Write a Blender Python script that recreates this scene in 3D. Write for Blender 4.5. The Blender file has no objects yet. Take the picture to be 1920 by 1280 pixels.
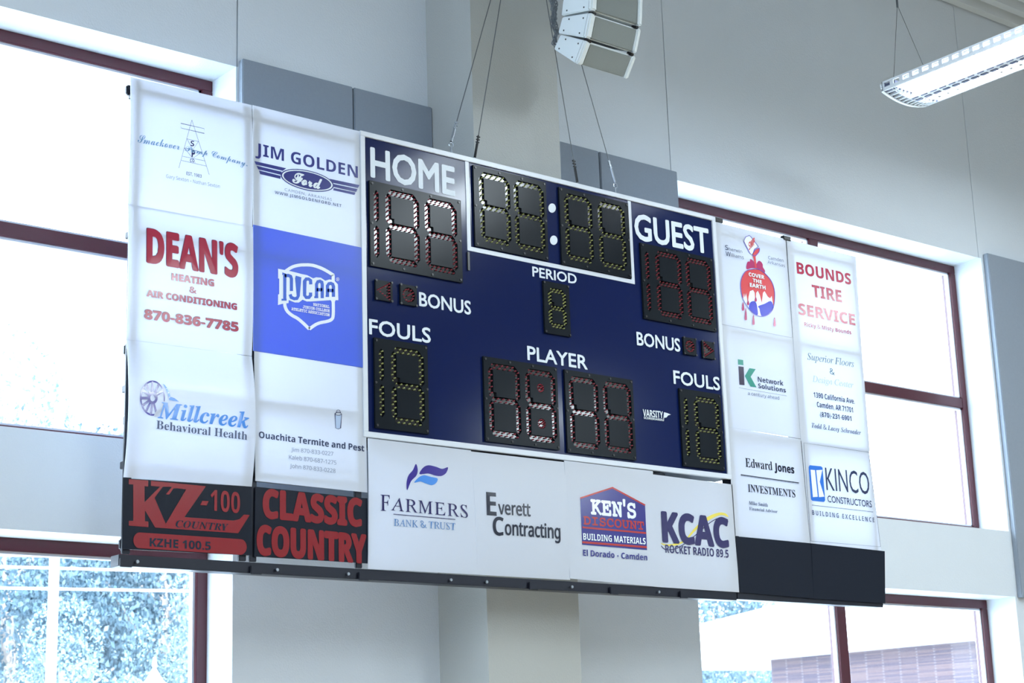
import bpy, bmesh, math, random
import numpy as np
from mathutils import Vector, Matrix
from mathutils.geometry import tessellate_polygon

sc = bpy.context.scene
C = sc.collection
EYE = 1.70                                   # height of the lens above the floor

# ------------------------------------------------------------------ camera
YAW, PITCH, ROLL, FPX = 0.68672611, 0.24653732, -0.03278481, 3311.81
fwd = np.array([math.sin(YAW)*math.cos(PITCH), math.cos(YAW)*math.cos(PITCH), math.sin(PITCH)])
_r = np.array([math.cos(YAW), -math.sin(YAW), 0.0]); _u = np.cross(_r, fwd)
RR = math.cos(ROLL)*_r + math.sin(ROLL)*_u
UU = -math.sin(ROLL)*_r + math.cos(ROLL)*_u
cam = bpy.data.cameras.new('camera'); camo = bpy.data.objects.new('camera', cam); C.objects.link(camo)
M = Matrix.Identity(4)
for i in range(3):
    M[i][0] = RR[i]; M[i][1] = UU[i]; M[i][2] = -fwd[i]
M[2][3] = EYE
camo.matrix_world = M
cam.sensor_width = 36.0; cam.lens = FPX/1920*36.0
cam.clip_start = 0.05; cam.clip_end = 400
cam.dof.use_dof = True; cam.dof.focus_distance = 11.8; cam.dof.aperture_fstop = 4.5
sc.camera = camo

# ------------------------------------------------------------------ world, sun, lamps, exposure
sc.view_settings.view_transform = 'Standard'; sc.view_settings.look = 'None'
sc.view_settings.gamma = 1.0; sc.view_settings.use_curve_mapping = False
sc.view_settings.exposure = 1.0
sc.cycles.use_denoising = True
sc.cycles.max_bounces = 8; sc.cycles.transparent_max_bounces = 12
sc.cycles.sample_clamp_indirect = 6.0
world = bpy.data.worlds.new('sky'); sc.world = world; world.use_nodes = True
bg = world.node_tree.nodes['Background']
bg.inputs[0].default_value = (0.74, 0.86, 1.0, 1); bg.inputs[1].default_value = 7.0

def light(name, kind, loc, energy, color=(1, 1, 1), size=None, rot=(0, 0, 0)):
    l = bpy.data.lights.new(name, kind); l.energy = energy; l.color = color
    if size: l.shape = 'RECTANGLE'; l.size, l.size_y = size
    o = bpy.data.objects.new(name, l); o.location = loc; o.rotation_euler = rot; C.objects.link(o); return o
sun = light('sun', 'SUN', (0, 0, 30), 6.0, (1.0, 0.97, 0.9), rot=(math.radians(48), 0, math.radians(-20)))
sun.data.angle = 0.01
LAMPC = (0.80, 0.92, 1.0)
for i, (x, y, z, e) in enumerate([(10.0, 3.4, 5.55, 105), (9.05, 5.2, 5.45, 30), (12.9, 6.7, 5.35, 32), (16.6, 2.4, 5.6, 75), (18.2, -4.6, 5.7, 150),
                                  (9.4, -1.6, 5.7, 150), (12.4, -7.0, 5.8, 150), (23.6, -10.5, 5.8, 150), (2.6, 1.5, 5.7, 130),
                                  (2.6, -6.0, 5.7, 130), (-4.0, -2.0, 5.7, 150)]):
    light('gym_lamp', 'AREA', (x, y, z+EYE), e*1.05, LAMPC, (0.5, 2.4))
# cool area lamp for daylight inferred from the left; the wall there is solid
light('side_daylight', 'AREA', (-7.6, 3.0, 3.3+EYE), 420, (0.62, 0.78, 1.0), (3.0, 9.0), rot=(0, math.radians(-90), 0))

# ------------------------------------------------------------------ measuring helpers
def ray(px, py): return fwd + RR*(px-960)/FPX - UU*(py-640)/FPX
def at_y(px, py, Y):                          # point of the vertical plane y = Y seen at a place of the photo
    d = ray(px, py); p = d*(Y/d[1]); return (p[0], Y, p[2]+EYE)
def at_x(px, py, X):
    d = ray(px, py); p = d*(X/d[0]); return (X, p[1], p[2]+EYE)
YB = 8.397                                    # plane of the scoreboard face
YW = 9.26                                     # plane of the wall

# ------------------------------------------------------------------ materials
def new_mat(name):
    m = bpy.data.materials.new(name); m.use_nodes = True
    return m, m.node_tree, m.node_tree.nodes['Principled BSDF']
def mat(name, col, rough=0.5, metal=0.0, emit=None, es=0, spec=0.5, var=0.0, vscale=8.0, bump=0.0, bscale=60.0, coat=0.0):
    m, nt, b = new_mat(name)
    b.inputs['Base Color'].default_value = (*col, 1); b.inputs['Roughness'].default_value = rough
    b.inputs['Metallic'].default_value = metal; b.inputs['Specular IOR Level'].default_value = spec
    b.inputs['Coat Weight'].default_value = coat; b.inputs['Coat Roughness'].default_value = 0.15
    if emit: b.inputs['Emission Color'].default_value = (*emit, 1); b.inputs['Emission Strength'].default_value = es
    tc = None
    if var or bump: tc = nt.nodes.new('ShaderNodeTexCoord')
    if var:
        n = nt.nodes.new('ShaderNodeTexNoise'); n.inputs['Scale'].default_value = vscale; n.inputs['Detail'].default_value = 5
        r = nt.nodes.new('ShaderNodeMapRange'); r.inputs['To Min'].default_value = 1-var; r.inputs['To Max'].default_value = 1+var
        x = nt.nodes.new('ShaderNodeVectorMath'); x.operation = 'SCALE'; x.inputs[0].default_value = col
        nt.links.new(tc.outputs['Object'], n.inputs['Vector']); nt.links.new(n.outputs['Fac'], r.inputs['Value'])
        nt.links.new(r.outputs[0], x.inputs['Scale']); nt.links.new(x.outputs[0], b.inputs['Base Color'])
    if bump:
        n = nt.nodes.new('ShaderNodeTexNoise'); n.inputs['Scale'].default_value = bscale; n.inputs['Detail'].default_value = 3
        p = nt.nodes.new('ShaderNodeBump'); p.inputs['Strength'].default_value = bump; p.inputs['Distance'].default_value = 0.01
        nt.links.new(tc.outputs['Object'], n.inputs['Vector']); nt.links.new(n.outputs['Fac'], p.inputs['Height'])
        nt.links.new(p.outputs[0], b.inputs['Normal'])
    return m
def sheet_mat(name, col, trans, tcol=None, rough=0.3, spec=0.5):
    """Corrugated plastic: lets daylight through from behind."""
    m, nt, b = new_mat(name)
    b.inputs['Base Color'].default_value = (*col, 1); b.inputs['Roughness'].default_value = rough
    b.inputs['Specular IOR Level'].default_value = spec
    t = nt.nodes.new('ShaderNodeBsdfTranslucent'); t.inputs[0].default_value = (*(tcol or col), 1)
    mx = nt.nodes.new('ShaderNodeMixShader'); mx.inputs[0].default_value = trans
    tc = nt.nodes.new('ShaderNodeTexCoord'); w = nt.nodes.new('ShaderNodeTexWave'); w.inputs['Scale'].default_value = 55
    w.bands_direction = 'X'
    p = nt.nodes.new('ShaderNodeBump'); p.inputs['Strength'].default_value = 0.06; p.inputs['Distance'].default_value = 0.002
    nt.links.new(tc.outputs['Object'], w.inputs['Vector']); nt.links.new(w.outputs['Fac'], p.inputs['Height'])
    nt.links.new(p.outputs[0], b.inputs['Normal'])
    out = nt.nodes['Material Output']
    nt.links.new(b.outputs[0], mx.inputs[1]); nt.links.new(t.outputs[0], mx.inputs[2]); nt.links.new(mx.outputs[0], out.inputs[0])
    return m
def glass_mat():
    m, nt, b = new_mat('window_glass')
    nt.nodes.remove(b)
    t = nt.nodes.new('ShaderNodeBsdfTransparent'); t.inputs[0].default_value = (0.93, 0.97, 0.98, 1)
    g = nt.nodes.new('ShaderNodeBsdfGlossy'); g.inputs['Roughness'].default_value = 0.02
    mx = nt.nodes.new('ShaderNodeMixShader'); mx.inputs[0].default_value = 0.06
    nt.links.new(t.outputs[0], mx.inputs[1]); nt.links.new(g.outputs[0], mx.inputs[2])
    nt.links.new(mx.outputs[0], nt.nodes['Material Output'].inputs[0])
    return m
def brick_mat():
    m, nt, b = new_mat('red_brick')
    tc = nt.nodes.new('ShaderNodeTexCoord'); mp = nt.nodes.new('ShaderNodeMapping'); mp.inputs['Rotation'].default_value = (math.pi/2, 0, 0)
    k = nt.nodes.new('ShaderNodeTexBrick'); k.inputs['Scale'].default_value = 7.0; k.inputs['Mortar Size'].default_value = 0.012
    k.inputs['Color1'].default_value = (0.06, 0.045, 0.065, 1); k.inputs['Color2'].default_value = (0.13, 0.085, 0.085, 1)
    k.inputs['Mortar'].default_value = (0.16, 0.13, 0.14, 1)
    nt.links.new(tc.outputs['Object'], mp.inputs[0]); nt.links.new(mp.outputs[0], k.inputs['Vector']); nt.links.new(k.outputs[0], b.inputs['Base Color'])
    b.inputs['Roughness'].default_value = 0.9
    return m

WALL = mat('wall_paint', (0.66, 0.71, 0.76), 0.36, var=0.03, vscale=1.5, bump=0.25, bscale=90, spec=0.5)
REVEAL = WALL
CEIL = mat('ceiling_deck_paint', (0.60, 0.64, 0.66), 0.6)
FLOOR = mat('maple_floor', (0.50, 0.40, 0.28), 0.3, var=0.1)
PILP = mat('pilaster_paint', (0.42, 0.43, 0.41), 0.4, var=0.03, vscale=1.5, bump=0.25, bscale=90, spec=0.4)
FABRIC = mat('acoustic_fabric', (0.26, 0.30, 0.355), 0.9, var=0.05, vscale=60, bump=0.3, bscale=300)
MAROON = mat('maroon_window_paint', (0.075, 0.012, 0.022), 0.35)
GASKET = mat('pale_glazing_bead', (0.55, 0.58, 0.65), 0.4)
GLASS = glass_mat()
NAVY = mat('navy_enamel', (0.0035, 0.010, 0.064), 0.13, spec=0.22)
WHITE_TRIM = mat('white_trim', (0.62, 0.66, 0.72), 0.3)
LETTER = mat('white_vinyl', (0.66, 0.72, 0.78), 0.4)
PLATE = mat('black_plate', (0.006, 0.009, 0.013), 0.22, spec=0.12)
SEGB = mat('segment_board', (0.012, 0.010, 0.012), 0.12, spec=0.6)
SCREW = mat('black_screw', (0.01, 0.01, 0.012), 0.3)
LED_Y = mat('unlit_yellow_led', (0.42, 0.44, 0.16), 0.25)
LED_R = mat('unlit_red_led', (0.32, 0.05, 0.07), 0.25)
FRAME = mat('dark_steel', (0.012, 0.014, 0.024), 0.35, metal=0.3)
STEEL = mat('galvanised_steel', (0.35, 0.38, 0.42), 0.35, metal=0.9)
CABLE = mat('steel_cable', (0.12, 0.13, 0.14), 0.5, metal=0.5)
SHEET = sheet_mat('white_corrugated_plastic', (0.76, 0.79, 0.83), 0.42, (0.76, 0.79, 0.90), rough=.22)
SHEET_BLUE = sheet_mat('blue_corrugated_plastic', (0.05, 0.13, 0.66), 0.3, (0.06, 0.18, 0.85))
SHEET_BLACK = sheet_mat('black_corrugated_plastic', (0.006, 0.009, 0.018), 0.03, rough=0.3, spec=.2)
SPK = mat('white_speaker_plastic', (0.72, 0.78, 0.80), 0.45)
GRILLE = mat('speaker_grille', (0.27, 0.30, 0.29), 0.6, bump=0.6, bscale=400)
LAMP = mat('lamp_glow', (1, 1, 1), 0.5, emit=(0.93, 0.97, 1.0), es=7)
LAMPBODY = mat('lamp_white_metal', (0.75, 0.8, 0.85), 0.35)
LAMPEND = mat('lamp_end_grey', (0.10, 0.12, 0.2), 0.4)
LEAF = mat('leaf_haze_green', (0.055, 0.10, 0.135), 0.55, var=0.35, vscale=0.6)  # blue cast of the outdoor haze is mixed into the leaf colour
LEAF2 = mat('leaf_haze_pale', (0.14, 0.21, 0.24), 0.55, var=0.3, vscale=0.6)  # paler leaves, with the same blue haze put into their colour
BARK = mat('bark', (0.30, 0.26, 0.24), 0.9, var=0.2, vscale=5)
POLEM = mat('weathered_pole', (0.55, 0.5, 0.46), 0.8)
BRICK = brick_mat()
ROOFW = mat('white_metal_roof', (0.8, 0.82, 0.84), 0.5)
BOUNCE_GROUND = mat('pale_bounce_ground', (0.50, 0.53, 0.56), 0.9, var=0.1)  # unseen ground, made pale to bounce neutral daylight onto the window soffits
INK = {}
def ink(name, col, rough=0.16):
    if name not in INK: INK[name] = mat('print_'+name, col, rough)
    return INK[name]
BLACKI = ink('black', (0.012, 0.014, 0.03)); GREYI = ink('grey', (0.10, 0.12, 0.19)); PALEI = ink('pale_grey', (0.24, 0.27, 0.34))
REDI = ink('red', (0.50, 0.02, 0.06)); BLUEI = ink('deep_blue', (0.03, 0.035, 0.22)); SKYI = ink('sky_blue', (0.06, 0.24, 0.68))
WHITEI = ink('white', (0.78, 0.84, 0.9)); PURPI = ink('purple_navy', (0.025, 0.02, 0.10)); BREDI = ink('bright_red', (0.40, 0.02, 0.02))

# ------------------------------------------------------------------ building helpers
def prop(o, label=None, cat=None, group=None, kind=None):
    if label: o['label'] = label
    if cat: o['category'] = cat
    if group: o['group'] = group
    if kind: o['kind'] = kind
    return o
def empty(name, loc=(0, 0, 0)):
    o = bpy.data.objects.new(name, None); o.location = loc; C.objects.link(o); return o
def link(name, me, parent=None, m=None):
    if m is not None and not me.materials: me.materials.append(m)
    o = bpy.data.objects.new(name, me); C.objects.link(o)
    if parent is not None:
        o.parent = parent
        root = parent; off = Vector((0, 0, 0))
        while root is not None: off += root.location; root = root.parent
        o.location = -off                      # meshes are written in world coordinates
    return o
class MB:
    def __init__(s): s.v = []; s.f = []
    def add(s, vs, fs):
        b = len(s.v); s.v += [tuple(v) for v in vs]; s.f += [tuple(b+i for i in f) for f in fs]; return s
    def box(s, x0, x1, y0, y1, z0, z1):
        vs = [(x, y, z) for z in (z0, z1) for y in (y0, y1) for x in (x0, x1)]
        return s.add(vs, [(0, 2, 3, 1), (4, 5, 7, 6), (0, 1, 5, 4), (2, 6, 7, 3), (0, 4, 6, 2), (1, 3, 7, 5)])
    def tube(s, a, b, r, n=8, r2=None):
        a = Vector(a); b = Vector(b); d = (b-a).normalized(); r2 = r if r2 is None else r2
        u = d.orthogonal().normalized(); w = d.cross(u); vs = []
        for p, q in ((a, r), (b, r2)):
            vs += [p + (u*math.cos(t)+w*math.sin(t))*q for t in [2*math.pi*k/n for k in range(n)]]
        fs = [(k, (k+1) % n, n+(k+1) % n, n+k) for k in range(n)] + [tuple(range(n-1, -1, -1)), tuple(range(n, 2*n))]
        return s.add(vs, fs)
    def prism_x(s, prof, x0, x1):              # profile [(y,z)] extruded along x
        n = len(prof); vs = [(x0, y, z) for y, z in prof] + [(x1, y, z) for y, z in prof]
        return s.add(vs, [(k, (k+1) % n, n+(k+1) % n, n+k) for k in range(n)] + [tuple(range(n-1, -1, -1)), tuple(range(n, 2*n))])
    def plate(s, loops, y0, y1):               # flat shape with holes in the xz plane, y0 front, y1 back
        tris = tessellate_polygon([[Vector((x, z, 0)) for x, z in lp] for lp in loops])
        pts = [p for lp in loops for p in lp]; n = len(pts)
        b = len(s.v); s.v += [(x, y0, z) for x, z in pts] + [(x, y1, z) for x, z in pts]
        for t in tris:
            s.f.append(tuple(b+i for i in t)); s.f.append(tuple(b+n+i for i in reversed(t)))
        k0 = 0
        for lp in loops:
            m = len(lp)
            for k in range(m):
                a, c = k0+k, k0+(k+1) % m; s.f.append((b+a, b+c, b+n+c, b+n+a))
            k0 += m
        return s
    def build(s, name, m, parent=None, smooth=False, bevel=0):
        me = bpy.data.meshes.new(name); me.from_pydata(s.v, [], s.f); me.update()
        bm = bmesh.new(); bm.from_mesh(me); bmesh.ops.recalc_face_normals(bm, faces=bm.faces)
        if bevel: bmesh.ops.bevel(bm, geom=[e for e in bm.edges], offset=bevel, segments=2, affect='EDGES', clamp_overlap=True)
        bm.to_mesh(me); bm.free()
        if smooth:
            for p in me.polygons: p.use_smooth = True
        return link(name, me, parent, m)

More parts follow.
